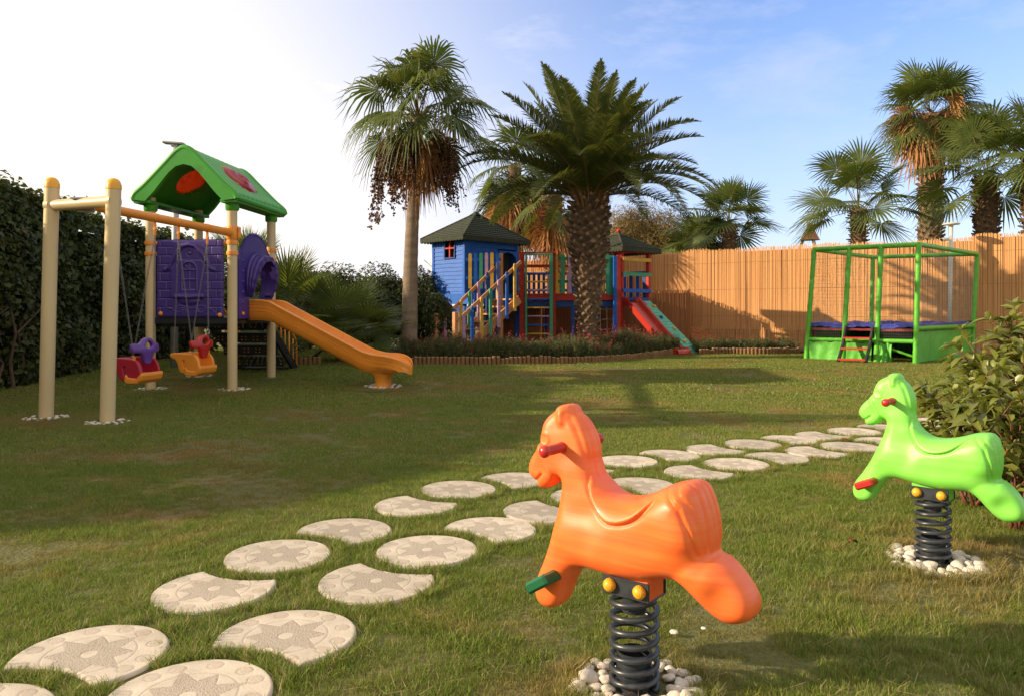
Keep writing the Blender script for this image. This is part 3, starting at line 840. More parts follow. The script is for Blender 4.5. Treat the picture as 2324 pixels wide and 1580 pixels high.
def ring(p, z, r=.072, gap=.0, dirv=None):
    m = MB(); m.lathe([(r + .002, -.032), (r + .014, -.028), (r + .016, 0), (r + .014, .028), (r + .002, .032)], (p[0], p[1], z), 24)
    d = (dirv or Vector((1, 0, 0))); m.bar(Vector((p[0], p[1], z)) + d * (r + .0), Vector((p[0], p[1], z)) + d * (r + .065), .05, .045, bev=.008)
    m.lathe([(.012, -.04), (.012, -.03)], Vector((p[0], p[1], z)) + d * (r + .04), 8)
    return m.build('clamp_ring', orange_s, tower, smooth=True, angle=50)
for a, b in ((0, 0), (-PW, 0), (0, PD), (-PW, PD)):
    p = W(a, b, 0); post(p, 2.96)
    BARE.append((p.x, p.y, .09))
    ring(p, 2.27, dirv=-TX if a == 0 else TX); ring(p, 2.11, dirv=(TY if b == 0 else -TY))
# --- roof
RA = -PW / 2
outer = catmull([(-.80, 2.90), (-.77, 2.98), (-.60, 3.13), (-.30, 3.43), (-.13, 3.60), (0, 3.665), (.13, 3.60), (.30, 3.43), (.60, 3.13), (.77, 2.98), (.80, 2.90)], 10, closed=False)
arch = [(.60, 2.875), (.46, 3.02), (.34, 3.17), (.23, 3.30), (.12, 3.39), (0, 3.42), (-.12, 3.39), (-.23, 3.30), (-.34, 3.17), (-.46, 3.02), (-.60, 2.875)]
RB0, RB1 = -.24, 1.74
def roof_shell():
    V, F = [], []
    nb = 150
    ctr = outer; N = len(ctr)
    d = np.gradient(ctr, axis=0); nrm = np.stack([-d[:, 1], d[:, 0]], 1); nrm /= np.linalg.norm(nrm, axis=1)[:, None]
    bs_ = np.linspace(RB0 + .05, RB1 - .05, nb)
    dd = np.insert(np.cumsum(np.linalg.norm(np.diff(ctr, axis=0), axis=1)), 0, 0)
    hole = {}
    for side in (0, 1):
        for i in range(N):
            for j, b in enumerate(bs_):
                rib = .030 * (abs(math.sin(b * PI / .165)) ** .45) if side == 0 else 0
                edge = min(1, min(dd[i], dd[-1] - dd[i]) / .1)
                o = (rib * edge) if side == 0 else -.045
                c = ctr[i] + nrm[i] * o
                V.append(W(RA + c[0], b, c[1]))
    def inside(i, j):
        c = ctr[min(i, N - 1)]; b = bs_[min(j, nb - 1)]
        s = abs(c[0]) - .40
        return (s / .20) ** 2 + ((b - .75) / .40) ** 2 < 1
    K = N * nb
    for i in range(N - 1):
        for j in range(nb - 1):
            if inside(i, j): continue
            a = i * nb + j; F.append((a, a + 1, a + nb + 1, a + nb)); a += K; F.append((a, a + nb, a + nb + 1, a + 1))
            for (di, dj, e) in ((-1, 0, (0, 1)), (1, 0, (nb, nb + 1)), (0, -1, (0, nb)), (0, 1, (1, nb + 1))):
                if inside(i + di, j + dj) or i + di < 0 or i + di >= N - 1:
                    q = i * nb + j; F.append((q + e[0], q + e[1], q + e[1] + K, q + e[0] + K))
    return V, F
V, F = roof_shell(); mm = MB(); mm.add(V, F)
for b0 in (RB0, RB1 - .085):
    poly = [tuple(p) for p in outer] + arch
    mm.prism(poly, W(RA, b0, 0), TX, Vector((0, 0, 1)), -.085)
    # rounded rim bead
    mm.tube([W(RA + p[0], b0 + .0425, p[1]) for p in outer], .050, 10)
for s in (-1, 1):
    mm.tube([W(RA + s * .79, RB0 + .04, 2.915), W(RA + s * .79, RB1 - .04, 2.915)], .045, 10)
    mm.box(W(RA + s * .67, .75, 2.875), (.26, 1.9, .05), RT, .01)
    for b in (0, PD): mm.lathe([(.085, -.02), (.10, 0), (.10, .12)], W(-PW if s < 0 else 0, b, 2.77), 20)
roof = mm.build('roof', roof_g, tower, smooth=True, angle=38)
for s in (-1, 1):
    V, F = [], []
    n = Vector((s * .70, 0, .715)); nw = TX * n.x + Vector((0, 0, n.z)); tl = TX * (s * .715) + Vector((0, 0, -.70))
    cpt = W(RA + s * .40, .75, 3.335)
    nr, na = 12, 40
    for i in range(nr + 1):
        for k in range(na):
            r = i / nr; a = 2 * PI * k / na
            h = .085 * math.sqrt(max(0, 1 - r * r)) + .010 * math.sin(a * 3 + 2) * math.sin(r * PI) + .018 * math.cos(r * 14) * (1 - r)
            V.append(cpt + TY * (.43 * r * math.cos(a)) + tl * (.31 * r * math.sin(a)) + nw * (h + .0))
    for i in range(nr):
        for k in range(na): F.append((i * na + k, i * na + (k + 1) % na, (i + 1) * na + (k + 1) % na, (i + 1) * na + k))
    q = MB(); q.add(V, F); q.build('skylight', redclear, roof, smooth=True)
    for a in (.6, 2.5, 3.8, 5.7):
        b = MB(); b.lathe([(.022, 0), (.02, .012), (.001, .018)], cpt + TY * (.44 * math.cos(a)) + tl * (.31 * math.sin(a)) + nw * .02, 10, nw)
        b.build('bolt', orange_s, roof, smooth=True)
# --- relief panel of bricks with a little house front
def relief_panel(o, ux, w, h, fn, thick, m, name, parent, step=.008, hole=None):
    nu, nv = int(w / step), int(h / step)
    u = np.linspace(0, w, nu + 1); v = np.linspace(0, h, nv + 1)
    U, Vv = np.meshgrid(u, v, indexing='ij')
    H = fn(U, Vv)
    e = np.minimum(np.minimum(U, w - U), np.minimum(Vv, h - Vv)); H = H - .03 * (1 - np.clip(e / .03, 0, 1)) ** 2
    n = Vector(ux).cross(Vector((0, 0, 1))).normalized()
    o = np.array(o); uxn = np.array(ux); nn = np.array(n)
    P = o + U[..., None] * uxn + Vv[..., None] * np.array([0, 0, 1]) + H[..., None] * nn
    Pb = o + U[..., None] * uxn + Vv[..., None] * np.array([0, 0, 1]) - (thick - .03 * (1 - np.clip(e / .03, 0, 1)) ** 2)[..., None] * nn
    V = np.concatenate([P.reshape(-1, 3), Pb.reshape(-1, 3)]); k = (nu + 1) * (nv + 1)
    i, j = np.meshgrid(np.arange(nu), np.arange(nv), indexing='ij'); a = (i * (nv + 1) + j).ravel()
    F1 = np.stack([a, a + nv + 1, a + nv + 2, a + 1], 1); F2 = np.stack([a, a + 1, a + nv + 2, a + nv + 1], 1) + k
    E = []
    for jj, fl in ((0, 0), (nv, 1)):
        a = np.arange(nu) * (nv + 1) + jj; b = a + nv + 1
        E.append(np.stack([a, a + k, b + k, b] if not fl else [a, b, b + k, a + k], 1))
    for ii, fl in ((0, 1), (nu, 0)):
        a = ii * (nv + 1) + np.arange(nv); b = a + 1
        E.append(np.stack([a, a + k, b + k, b] if not fl else [a, b, b + k, a + k], 1))
    return npmesh(name, V, np.concatenate([F1, F2] + E), m, parent, smooth=True)
def brick_fn(u, v):
    w, h = 1.0, 1.17
    g = np.zeros_like(u)
    for k in range(1, 9): g = np.maximum(g, gauss(v - k * .13 - .03, .006) * ((u < .25) | (u > .77)))
    for k in range(9):
        x = .17 if k % 2 else .07
        g = np.maximum(g, gauss(u - x, .006) * (np.abs(v - k * .13 - .095) < .06)); g = np.maximum(g, gauss(u - 1.02 + x, .006) * (np.abs(v - k * .13 - .095) < .06))
    H = -.012 * g
    body = np.clip((.30 - np.abs(u - .52)) / .01, 0, 1) * (v > .30) * (v < .86)
    gab = np.clip((1.10 - v - np.abs(u - .52) * 1.2) / .01, 0, 1) * (v > .3)
    H = H + .016 * np.minimum(np.maximum(body, 0), gab)
    roofl = line_dist(u, v, [(.14, .72), (.20, .75), (.26, .86), (.33, .99), (.42, 1.08), (.52, 1.10), (.62, 1.08), (.71, .99), (.78, .86), (.84, .75), (.90, .72)])
    H = H + .035 * np.clip(1 - (roofl / .030) ** 2, 0, 1) ** .5
    H = H + .012 * np.clip(1 - (np.hypot(u - .52, v - .97) / .035) ** 2, 0, 1) - .012 * gauss(np.hypot(u - .52, v - .97) - .035, .006)
    win = (np.abs(u - .52) < .105) & (v > .42) & (v < .72); arc = (np.hypot(u - .52, v - .72) < .105) & (v >= .72)
    H = H - .014 * (win | arc)
    H = H + .014 * ((np.abs(u - .52) < .008) & (win | arc)) + .014 * ((np.abs(v - .57) < .008) & win) + .014 * ((np.abs(v - .72) < .009) & (np.abs(u - .52) < .105))
    for a in (45, 90, 135): H = H + .012 * arc * gauss(seg_dist(u, v, (.52, .72), (.52 + .1 * math.cos(math.radians(a)), .72 + .1 * math.sin(math.radians(a)))), .006)
    fr = np.abs(np.where(v < .72, np.abs(u - .52), np.hypot(u - .52, v - .72)) - .118); H = H + .012 * np.clip(1 - (fr / .012) ** 2, 0, 1) * (v > .40)
    H = H + .045 * np.clip(1 - (np.abs(v - .315) / .035) ** 2, 0, 1) ** .5 * (np.abs(u - .52) < .22) + .03 * np.clip(1 - (((u - .52) / .17) ** 2 + ((v - .25) / .06) ** 2), 0, 1) ** .5
    for cx, s in ((.42, 1), (.62, -1)):
        r = np.hypot(u - cx, v - .10); th = np.arctan2(v - .10, (u - cx) * s)
        H = H + .008 * gauss(((r - .012 * (th + PI) / PI * .8 - .012) % .028) - .014, .006) * (r < .055)
        H = H + .008 * gauss(v - (.10 + .03 * np.sin((u - cx) * 26 * s + .6)), .007) * (np.abs(u - cx + s * .15) < .15)
    H = H + .007 * gauss(v - (.155 + .02 * np.sin(u * 20)), .006) * (np.abs(u - .52) < .42)
    return H
rp = relief_panel(W(-PW + .115, -.045, 1.14), TX, 1.045, 1.18, brick_fn, .05, purple_p, 'brick_panel', tower)
for x, z in ((-PW + .19, 1.20), (-.17, 1.18)):
    b = MB(); b.lathe([(.034, 0), (.034, .012), (.024, .028), (.001, .034)], W(x, -.05, z), 16, -TY)
    b.build('bolt', orange_s, rp, smooth=True)
# panel on the far-left side and on the back, plain
rp2 = relief_panel(W(-PW - .03, PD - .12, 1.14), -TY, 1.25, 1.18, lambda u, v: -.012 * np.maximum(gauss((v % .15) - .075, .006), gauss((u % .3) - .15, .006)), .05, purple_p, 'brick_panel', tower)
# --- entrance panel with keyhole opening and scalloped hood over the slide
def entrance():
    import bmesh
    L = 1.34
    out_ = [(-.66, 0), (.66, 0), (.66, .90), (.63, .99), (.54, 1.02), (.44, 1.09), (.34, 1.22), (.20, 1.30), (0, 1.33), (-.20, 1.30), (-.34, 1.22), (-.44, 1.09), (-.54, 1.02), (-.63, .99), (-.66, .90)]
    inn = [(-.28, .02), (.28, .02), (.28, .30), (.34, .42), (.36, .60), (.33, .78), (.22, .93), (0, .99), (-.22, .93), (-.33, .78), (-.36, .60), (-.34, .42), (-.28, .30)]
    out_ = [tuple(p) for p in out_]
    m = MB(); ox = .028
    def pt(u, v, d): return W(d, .75 + u, 1.12 + v)
    bm = bmesh.new(); es = []
    for lp in (out_, inn):
        vs = [bm.verts.new(pt(u, v, ox + .03)) for u, v in lp]
        for i in range(len(vs)): es.append(bm.edges.new((vs[i], vs[(i + 1) % len(vs)])))
    bmesh.ops.triangle_fill(bm, edges=es, use_beauty=True)
    bm.verts.ensure_lookup_table()
    base = [v.co.copy() for v in bm.verts]; fs = [tuple(v.index for v in f.verts) for f in bm.faces]; bm.free()
    n = len(base); back = [v - TX * .075 for v in base]
    fl = [f[::-1] for f in fs]
    m.add(base + back, fs + [tuple(i + n for i in f) for f in fl])
    k0 = 0
    for lp in (out_, inn):
        k = len(lp); m.add([pt(u, v, ox + .03) for u, v in lp] + [pt(u, v, ox + .03 - .075) for u, v in lp], [(i, (i + 1) % k, k + (i + 1) % k, k + i) for i in range(k)])
    m.tube([pt(u, v, ox + .0) for u, v in out_[2:]], .038, 8)
    # hood: arched shell standing proud of the opening, lobed along its rim, with ribs
    arc_ = catmull([(-.34, .36), (-.38, .50), (-.385, .66), (-.34, .82), (-.22, .96), (0, 1.03), (.22, .96), (.34, .82), (.385, .66), (.38, .50), (.34, .36)], 5, closed=False)
    V, F = [], []; N = len(arc_); K = 12
    for side in (0, 1):
        for j in range(K):
            f = j / (K - 1)
            for i, (u, v) in enumerate(arc_):
                t = i / (N - 1); env = math.sin(PI * t) ** .6
                reach = (.05 + .17 * env) * f
                lob = .022 * abs(math.sin(t * PI * 12)) * f
                c = Vector((u, v - .66)).normalized(); off = (.03 if side == 0 else -.015) + lob * (1 if side == 0 else 0) + .012 * abs(math.sin(f * PI * 3.5)) * (1 - side)
                V.append(pt(u + c.x * off, v + c.y * off - .10 * f * env, ox + .03 + reach + lob * .5))
    for s in (0, 1):
        for j in range(K - 1):
            for i in range(N - 1):
                a = s * N * K + j * N + i; F.append((a, a + 1, a + N + 1, a + N))
    a0 = (K - 1) * N
    for i in range(N - 1): F.append((a0 + i, a0 + i + 1, N * K + a0 + i + 1, N * K + a0 + i))
    m.add(V, F)
    for sg in (-1, 1):
        for k in range(5): m.lathe([(.03, 0), (.024, .014), (.001, .02)], pt(sg * .50, .25 + k * .16, ox + .03), 10, TX)
    ob = m.build('entrance_panel', purple_p, tower, smooth=True, angle=35)
    for u in (-.52, .52):
        b = MB(); b.lathe([(.030, 0), (.03, .012), (.02, .026), (.001, .032)], pt(u, .08, ox + .03), 14, TX)
        b.build('bolt', orange_s, ob, smooth=True)
entrance()
# --- deck
m = MB(); m.box(W(-PW / 2, PD / 2, 1.09), (PW + .02, PD + .02, .10), RT, .01)
for k in range(6): m.box(W(-PW / 2, .12 + k * .25, 1.02), (PW, .05, .05), RT, .0)
m.build('deck', black_p, tower)
# --- slide
SD = Vector((.983, -.181, 0)).normalized(); SN = Vector((-SD.y, SD.x, 0))
S0 = W(.055, .76, 0)
rim = catmull([(-.02, 1.42), (.22, 1.42), (.40, 1.395), (.60, 1.30), (1.3, .975), (1.95, .675), (2.12, .615), (2.28, .585), (2.44, .575), (2.56, .555), (2.66, .52), (2.74, .47), (2.785, .41)], 8, closed=False)
KSL = .93
def slide_mesh():
    V, F = [], []
    n = len(rim)
    for i, (s, z) in enumerate(rim):
        e = smooth((s - 2.2) / .3)
        hw = .265 + .06 * e
        if s > 2.48: hw *= math.sqrt(max(.004, 1 - ((s - 2.48) / .307) ** 2))
        q = hw / .265
        dep = (.330 - .05 * smooth((s - 1.9) / .6) - .13 * smooth((s - 2.50) / .29))
        bed = .155 - .02 * smooth((s - 2.35) / .2) - .07 * smooth((s - 2.55) / .22)
        g = .010
        prof = [(-hw + .012 * q, .0), (-hw - .012, -.004), (-hw - .024, -.022), (-hw - .014, -.045),
                (-hw - .008, -.085), (-hw - .008 + g, -.090), (-hw - .008, -.095), (-hw - .004, -.135), (-hw - .004 + g, -.14), (-hw - .004, -.145), (-hw, -.185), (-hw + g, -.19), (-hw, -.195),
                (-hw + .02 * q, -dep + .05), (-hw + .07 * q, -dep), (0, -dep - .005)]
        prof = [(min(a, 0), max(b, -dep)) for a, b in prof]
        inner = [(-hw + .034 * q, -.012), (-hw + .042 * q, -.06), (-hw + .07 * q, -bed + .02), (-hw + .13 * q, -bed), (0, -bed - .004)]
        full = prof + [(-a, b) for a, b in prof[::-1][1:]] + [(-a, b) for a, b in inner] + [(a, b) for a, b in inner[::-1][1:]]
        for w_, h_ in full:
            V.append(S0 + SD * (s * KSL) + SN * w_ + Vector((0, 0, z + h_)))
        k = len(full)
    for i in range(n - 1):
        for j in range(k): F.append((i * k + j, i * k + (j + 1) % k, (i + 1) * k + (j + 1) % k, (i + 1) * k + j))
    F.append(tuple(range(k))); F.append(tuple((n - 1) * k + j for j in range(k))[::-1])
    return V, F
V, F = slide_mesh(); m = MB(); m.add(V, F)
fv = []
for z, hw, hs in ((-.02, .17, .12), (.06, .15, .10), (.16, .17, .11), (.28, .23, .20), (.36, .26, .30)):
    for k in range(20):
        a = 2 * PI * k / 20; ca, sa = math.cos(a), math.sin(a)
        fv.append(S0 + SD * (2.30 * KSL + hs * math.copysign(abs(ca) ** .6, ca)) + SN * (hw * math.copysign(abs(sa) ** .6, sa)) + Vector((0, 0, z + gz(0, 12) )))
m.add(fv, [(i * 20 + k, i * 20 + (k + 1) % 20, (i + 1) * 20 + (k + 1) % 20, (i + 1) * 20 + k) for i in range(4) for k in range(20)])
m.build('slide', orange_s, tower, smooth=True, angle=42)
# --- stairs at the back with orange rails
m = MB(); dots = MB()
for k in range(5):
    f = (k + .5) / 5; z = 1.12 * (1 - f) + .06; b0 = PD + .05 + 1.35 * f
    m.box(W(-.62, b0, z), (1.0, .27, .035), RT, .006)
    m.box(W(-.62, b0 - .12, z - .085), (1.0, .02, .15), RT, .004)
    for r in range(2):
        for c in range(14):
            if (c * 7 + r * 3 + k) % 3: dots.lathe([(.012, 0), (.011, .004), (.001, .006)], W(-1.08 + c * .07, b0 - .131, z - .055 - r * .055), 8, -TY)
for a in (-1.13, -.11):
    m.bar(W(a, PD - .02, 1.12), W(a, PD + 1.50, .10), .05, .17)
st = m.build('stairs', black_p, tower)
dots.build('peg_rows', orange_s, st)
for a in (-1.13, -.11):
    r_ = MB()
    r_.tube([W(a, PD, 1.62), W(a, PD + .06, 1.66), W(a, PD + 1.46, .70), W(a, PD + 1.50, .62), W(a, PD + 1.50, .10)], .018, 8)
    for k in range(7):
        b0 = PD + .12 + k * .20; z = 1.62 - (b0 - PD) * .68
        r_.tube([W(a, b0, z), W(a, b0, z - .56)], .012, 6)
    r_.build('stair_rail', orange_s, tower, smooth=True)
# --- swing frame
g1, g2 = on_ground(104, 950), on_ground(243, 960)
t1, t2 = at(118, 425, g1.y), at(258, 428, g2.y)
post(t1, t1.z, .078, True, g1); post(t2, t2.z, .078, True, g2)
BARE += [(g1.x, g1.y, .09), (g2.x, g2.y, .09)]
c1, c2 = g1 + (t1 - g1) * ((2.46) / t1.z), g2 + (t2 - g2) * ((2.46) / t2.z)
m = MB(); m.tube([c1, c2], .066, 20)
m.lathe([(.090, -.03), (.084, .03)], c1, 16, c2 - c1); m.lathe([(.084, -.03), (.090, .03)], c2, 16, c2 - c1)
m.build('cross_bar', cream_m, tower, smooth=True, angle=50)
B0 = (c1 + c2) / 2; B1 = W(0, 0, 2.415)
m = MB(); m.box(B0 + Vector((0, 0, .055)), (.20, .12, .02), None, .003); m.box(B0 + Vector((0, .09, -.01)), (.20, .02, .16), None, .003)
for x in (-.07, .07): m.lathe([(.012, 0), (.012, .018)], B0 + Vector((x, -.03, .065)), 8)
m.build('beam_plate', mat('galvanised_steel', (.35, .35, .34), rough=.5, metallic=.6, var=.2), tower)
BD_ = (B1 - B0).normalized()
m = MB(); m.tube([B0 + BD_ * .05, B1 - BD_ * .06], .056, 24)
m.build('swing_beam', orange_s, tower, smooth=True, angle=50)
m = MB(); m.lathe([(.084, -.10), (.09, -.09), (.09, .09), (.084, .10)], W(0, 0, 2.415), 24); m.box(W(.11, .0, 2.415), (.03, .05, .17), RT, .004)
m.lathe([(.064, 0), (.064, .13)], B1 - BD_ * .2, 20, BD_)
m.build('beam_collar', orange_s, tower, smooth=True, angle=50)

# --- toddler swings
def chain(p0, p1, name, parent):
    p0, p1 = Vector(p0), Vector(p1); L = (p1 - p0).length; pitch = .026; n = max(2, int(L / pitch))
    ax, sd, up = frame(p1 - p0)
    m = MB()
    for i in range(n):
        c = p0 + (p1 - p0) * ((i + .5) / n); q = sd if i % 2 else up
        q = (q + (up if i % 2 else sd) * .35).normalized()
        pts = []
        for k in range(9):
            a = 2 * PI * k / 8
            pts.append(c + ax * (.0165 * math.cos(a)) + q * (.0085 * math.sin(a)))
        m.tube(pts, .0031, 5, cap=False)
    return m.build(name, chain_m, parent, smooth=True)
SF = Vector((BD_.y, -BD_.x, 0)).normalized(); SS = Vector((BD_.x, BD_.y, 0)).normalized()
def ext_sdf(a, b, c, poly, half, rnd_):          # polygon in (a, b), thickness along c
    d = -poly_sdf(a[:, :, :1].squeeze(2) if False else a, b, poly)
    return d
def swing_meshes():
    out_ = catmull([(-.27, .0), (-.275, -.045), (-.235, -.075), (-.19, -.09), (-.155, -.15), (-.13, -.23), (-.07, -.285), (.14, -.285), (.20, -.25), (.215, -.19), (.20, -.10), (.15, -.025), (.08, .0), (-.10, .012)], 3)
    cav = [(-.19, .10), (-.13, -.16), (-.07, -.20), (.16, -.215), (.40, -.20), (.40, .10)]
    tray_o = [(-.02, -.20), (.0, -.195), (.03, -.235), (.155, -.245), (.20, -.20), (.235, -.17), (.245, -.21), (.225, -.27), (.16, -.315), (.0, -.315), (-.03, -.28)]
    guard = catmull([(-.20, .06), (-.12, .065), (-.06, .115), (0, .13), (.06, .115), (.12, .065), (.20, .06), (.20, -.03), (.11, -.04), (.07, -.10), (.045, -.155), (0, -.165), (-.045, -.155), (-.07, -.10), (-.11, -.04), (-.20, -.03)], 3)
    gh = catmull([(-.05, .055), (0, .085), (.05, .055), (.045, .025), (0, .01), (-.045, .025)], 3)
    h = .007
    guard = guard * np.array([1.22, 1.15]); gh = gh * np.array([1.35, 1.2])
    def mk(f, lo, hi):
        V, F = nets(f, lo, hi, h); return smooth_mesh(V, F, 1), F
    def grid2(x, z, poly):
        xx, zz = x[:, 0, 0], z[0, 0, :]; U, Z_ = np.meshgrid(xx, zz, indexing='ij'); return poly_sdf(U, Z_, poly)[:, None, :]
    def rb(d2, y, half, r):                        # rounded extrusion
        a = -d2 + r; b = np.abs(y) - half + r
        return np.minimum(np.maximum(a, b), 0) + np.hypot(np.maximum(a, 0), np.maximum(b, 0)) - r
    def seat(x, y, z):
        a = rb(grid2(x, z, out_), y, .20, .022); c = rb(grid2(x, z, cav), y, .150, .03)
        slot = rb(grid2(x, z, [(-.06, -.10), (-.03, -.09), (-.01, -.19), (-.04, -.21)]), y, .5, .008)
        back = rb(grid2(x, z, [(-.16, -.30), (-.2, -.10), (-.4, -.12), (-.4, -.4)]), y, .10, .03)
        return np.maximum(np.maximum(np.maximum(a, -c), -np.where(np.abs(y) > .17, slot, 1)), -back - 9)
    def tray(x, y, z):
        a = rb(grid2(x, z, tray_o), y, .213, .015); return a
    def grd(x, y, z):
        xx = x + .9 * y * y - .01 * np.cos(z * 20)
        yy, zz = y[0, :, 0], z[0, 0, :]; U, Z_ = np.meshgrid(yy, zz, indexing='ij')
        d2 = poly_sdf(U, Z_, guard)[None]; hd = poly_sdf(U, Z_, gh)[None]
        a = rb(np.minimum(d2, -hd), xx, .032, .018)
        return a
    return mk(seat, (-.32, -.25, -.34), (.27, .25, .06)), mk(tray, (-.08, -.25, -.35), (.28, .25, -.14)), mk(grd, (-.15, -.29, -.23), (.14, .29, .19))
SEAT, TRAY, GRD = swing_meshes()
def toddler_swing(label, ta, tb, zs, seat_m, tray_m, guard_m, cx_px):
    ha, hb = B0 + (B1 - B0) * ta, B0 + (B1 - B0) * tb
    mid = (ha + hb) / 2
    c = Vector((mid.x, mid.y, zs)) + SF * .02
    t = thing('toddler_swing', label, 'swing', c, 'toddler bucket swings on chains', local=True)
    t.rotation_euler = (0, 0, math.atan2(SF.y, SF.x))
    WORLD[t.name] = Matrix.Translation(c) @ Matrix.Rotation(math.atan2(SF.y, SF.x), 4, 'Z')
    R = np.array([[SF.x, SF.y, 0], [SS.x, SS.y, 0], [0, 0, 1]]); cc = np.array(c)
    def put(VF, nm, m_, off=(0, 0, 0)):
        V = (VF[0] * (.93, .93, .96) + np.array(off)) @ R + cc; return npmesh(nm, V, VF[1], m_, t, smooth=True)
    put(SEAT, 'seat', seat_m); put(TRAY, 'front_lip', tray_m); put(GRD, 'safety_guard', guard_m, (.15, 0, .11))
    def q(x, y, z): return c + SF * x + SS * y + Vector((0, 0, z))
    for h, s in ((ha, -1), (hb, 1)):
        k = MB(); k.lathe([(.062, -.014), (.062, .014)], h, 16, BD_); k.bar(h - Vector((0, 0, .05)), h - Vector((0, 0, .15)), .034, .02); k.bar(h - Vector((0, 0, .14)), h - Vector((0, 0, .23)), .024, .034); k.lathe([(.02, -.018), (.02, .018)], h - Vector((0, 0, .14)), 12, BD_)
        k.build('hanger', orange_s, t)
        top = h - Vector((0, 0, .225))
        chain(top, q(-.20, s * .175, .01), 'chain', t); chain(top, q(.10, s * .175, .02), 'chain', t)
        e = MB(); e.box(q(.10, s * .175, .005), (.035, .02, .05), None, .004); e.box(q(-.20, s * .175, .0), (.035, .02, .03), None, .004); e.build('chain_lug', orange_s, t)
toddler_swing('crimson bucket swing with purple guard, hanging behind the nearer cream post', .175, .415, .66, crimson_p, orange_s, violet_p, 312)
toddler_swing('all-orange bucket swing with red guard, hanging near the tower', .575, .79, .66, orange_s, orange_s, plastic('scarlet_plastic', (.50, .02, .015), rough=.4), 440)
# pebbles round the feet
for (x, y), wd in (((g1.x, g1.y), 'round the outermost swing post'), ((g2.x, g2.y), 'round the second swing post'), ((W(0, 0, 0).x, W(0, 0, 0).y), 'round the tower post holding the swing beam'),
                   ((W(-PW, 0, 0).x, W(-PW, 0, 0).y), 'round the tower post behind the crimson swing'), ((W(-PW, PD, 0).x, W(-PW, PD, 0).y), 'round the hindmost tower post')):
    pebble_ring(x, y, .10, .24, 24, .026, 'small white pebble ' + wd, 'white pebbles ' + wd)
sp = S0 + SD * (2.30 * KSL)
pebble_ring(sp.x, sp.y, .13, .30, 44, .030, 'small white pebble under the end of the orange slide', 'white pebbles under the end of the slide')
# ================================================================== palms, hedges, shrubs, trees
def leafmat(name, c1, c2, leaf=.3, rough=.5, vs=3.0, c3=None, spec=.4):
    return mat(name, c1, rough=rough, col2=c2, vscale=vs, leaf=leaf, c3=c3, c3s=vs * 2.3, c3t=.60, spec=spec)
fan_m = leafmat('fan_palm_leaf', (.065, .105, .026), (.125, .155, .042), .32, rough=.42)
feather_m = leafmat('feather_palm_leaf', (.062, .090, .026), (.115, .135, .040), .30, rough=.42)
dead_m = leafmat('dead_palm_leaf', (.30, .13, .05), (.46, .25, .10), .2, rough=.8)
fruit_m = mat('palm_fruit', (.10, .045, .022), rough=.6, var=.4, vscale=9)
ofruit_m = mat('orange_palm_fruit', (.42, .11, .03), rough=.5, var=.3, vscale=9)
stalk_m = mat('palm_stalk', (.22, .17, .06), rough=.6, var=.3, vscale=5)
bark_m = mat('smooth_palm_bark', (.30, .22, .15), rough=.9, col2=(.19, .145, .105), vscale=2.4, stretch=(1, 1, 5), bump=.9, bscale=22, bdist=.02, detail=8)
scar_m = mat('leaf_base_bark', (.20, .125, .07), rough=.9, col2=(.10, .065, .04), vscale=6, bump=.8, bscale=30, bdist=.015)
cut_m = mat('cut_leaf_base', (.34, .22, .125), rough=.9, col2=(.12, .08, .05), vscale=3.2, detail=8, bump=.6, bscale=60, bdist=.01)
class NB:                                        # numpy mesh gatherer (quads only)
    def __init__(s): s.V, s.F, s.n = [], [], 0
    def add(s, V, F): V = np.asarray(V, float); s.V.append(V); s.F.append(np.asarray(F, int) + s.n); s.n += len(V)
    def build(s, name, m, parent=None, smooth=False): return npmesh(name, np.concatenate(s.V), np.concatenate(s.F), m, parent, smooth)
def nrm(v): v = np.asarray(v, float); return v / (np.linalg.norm(v) + 1e-9)
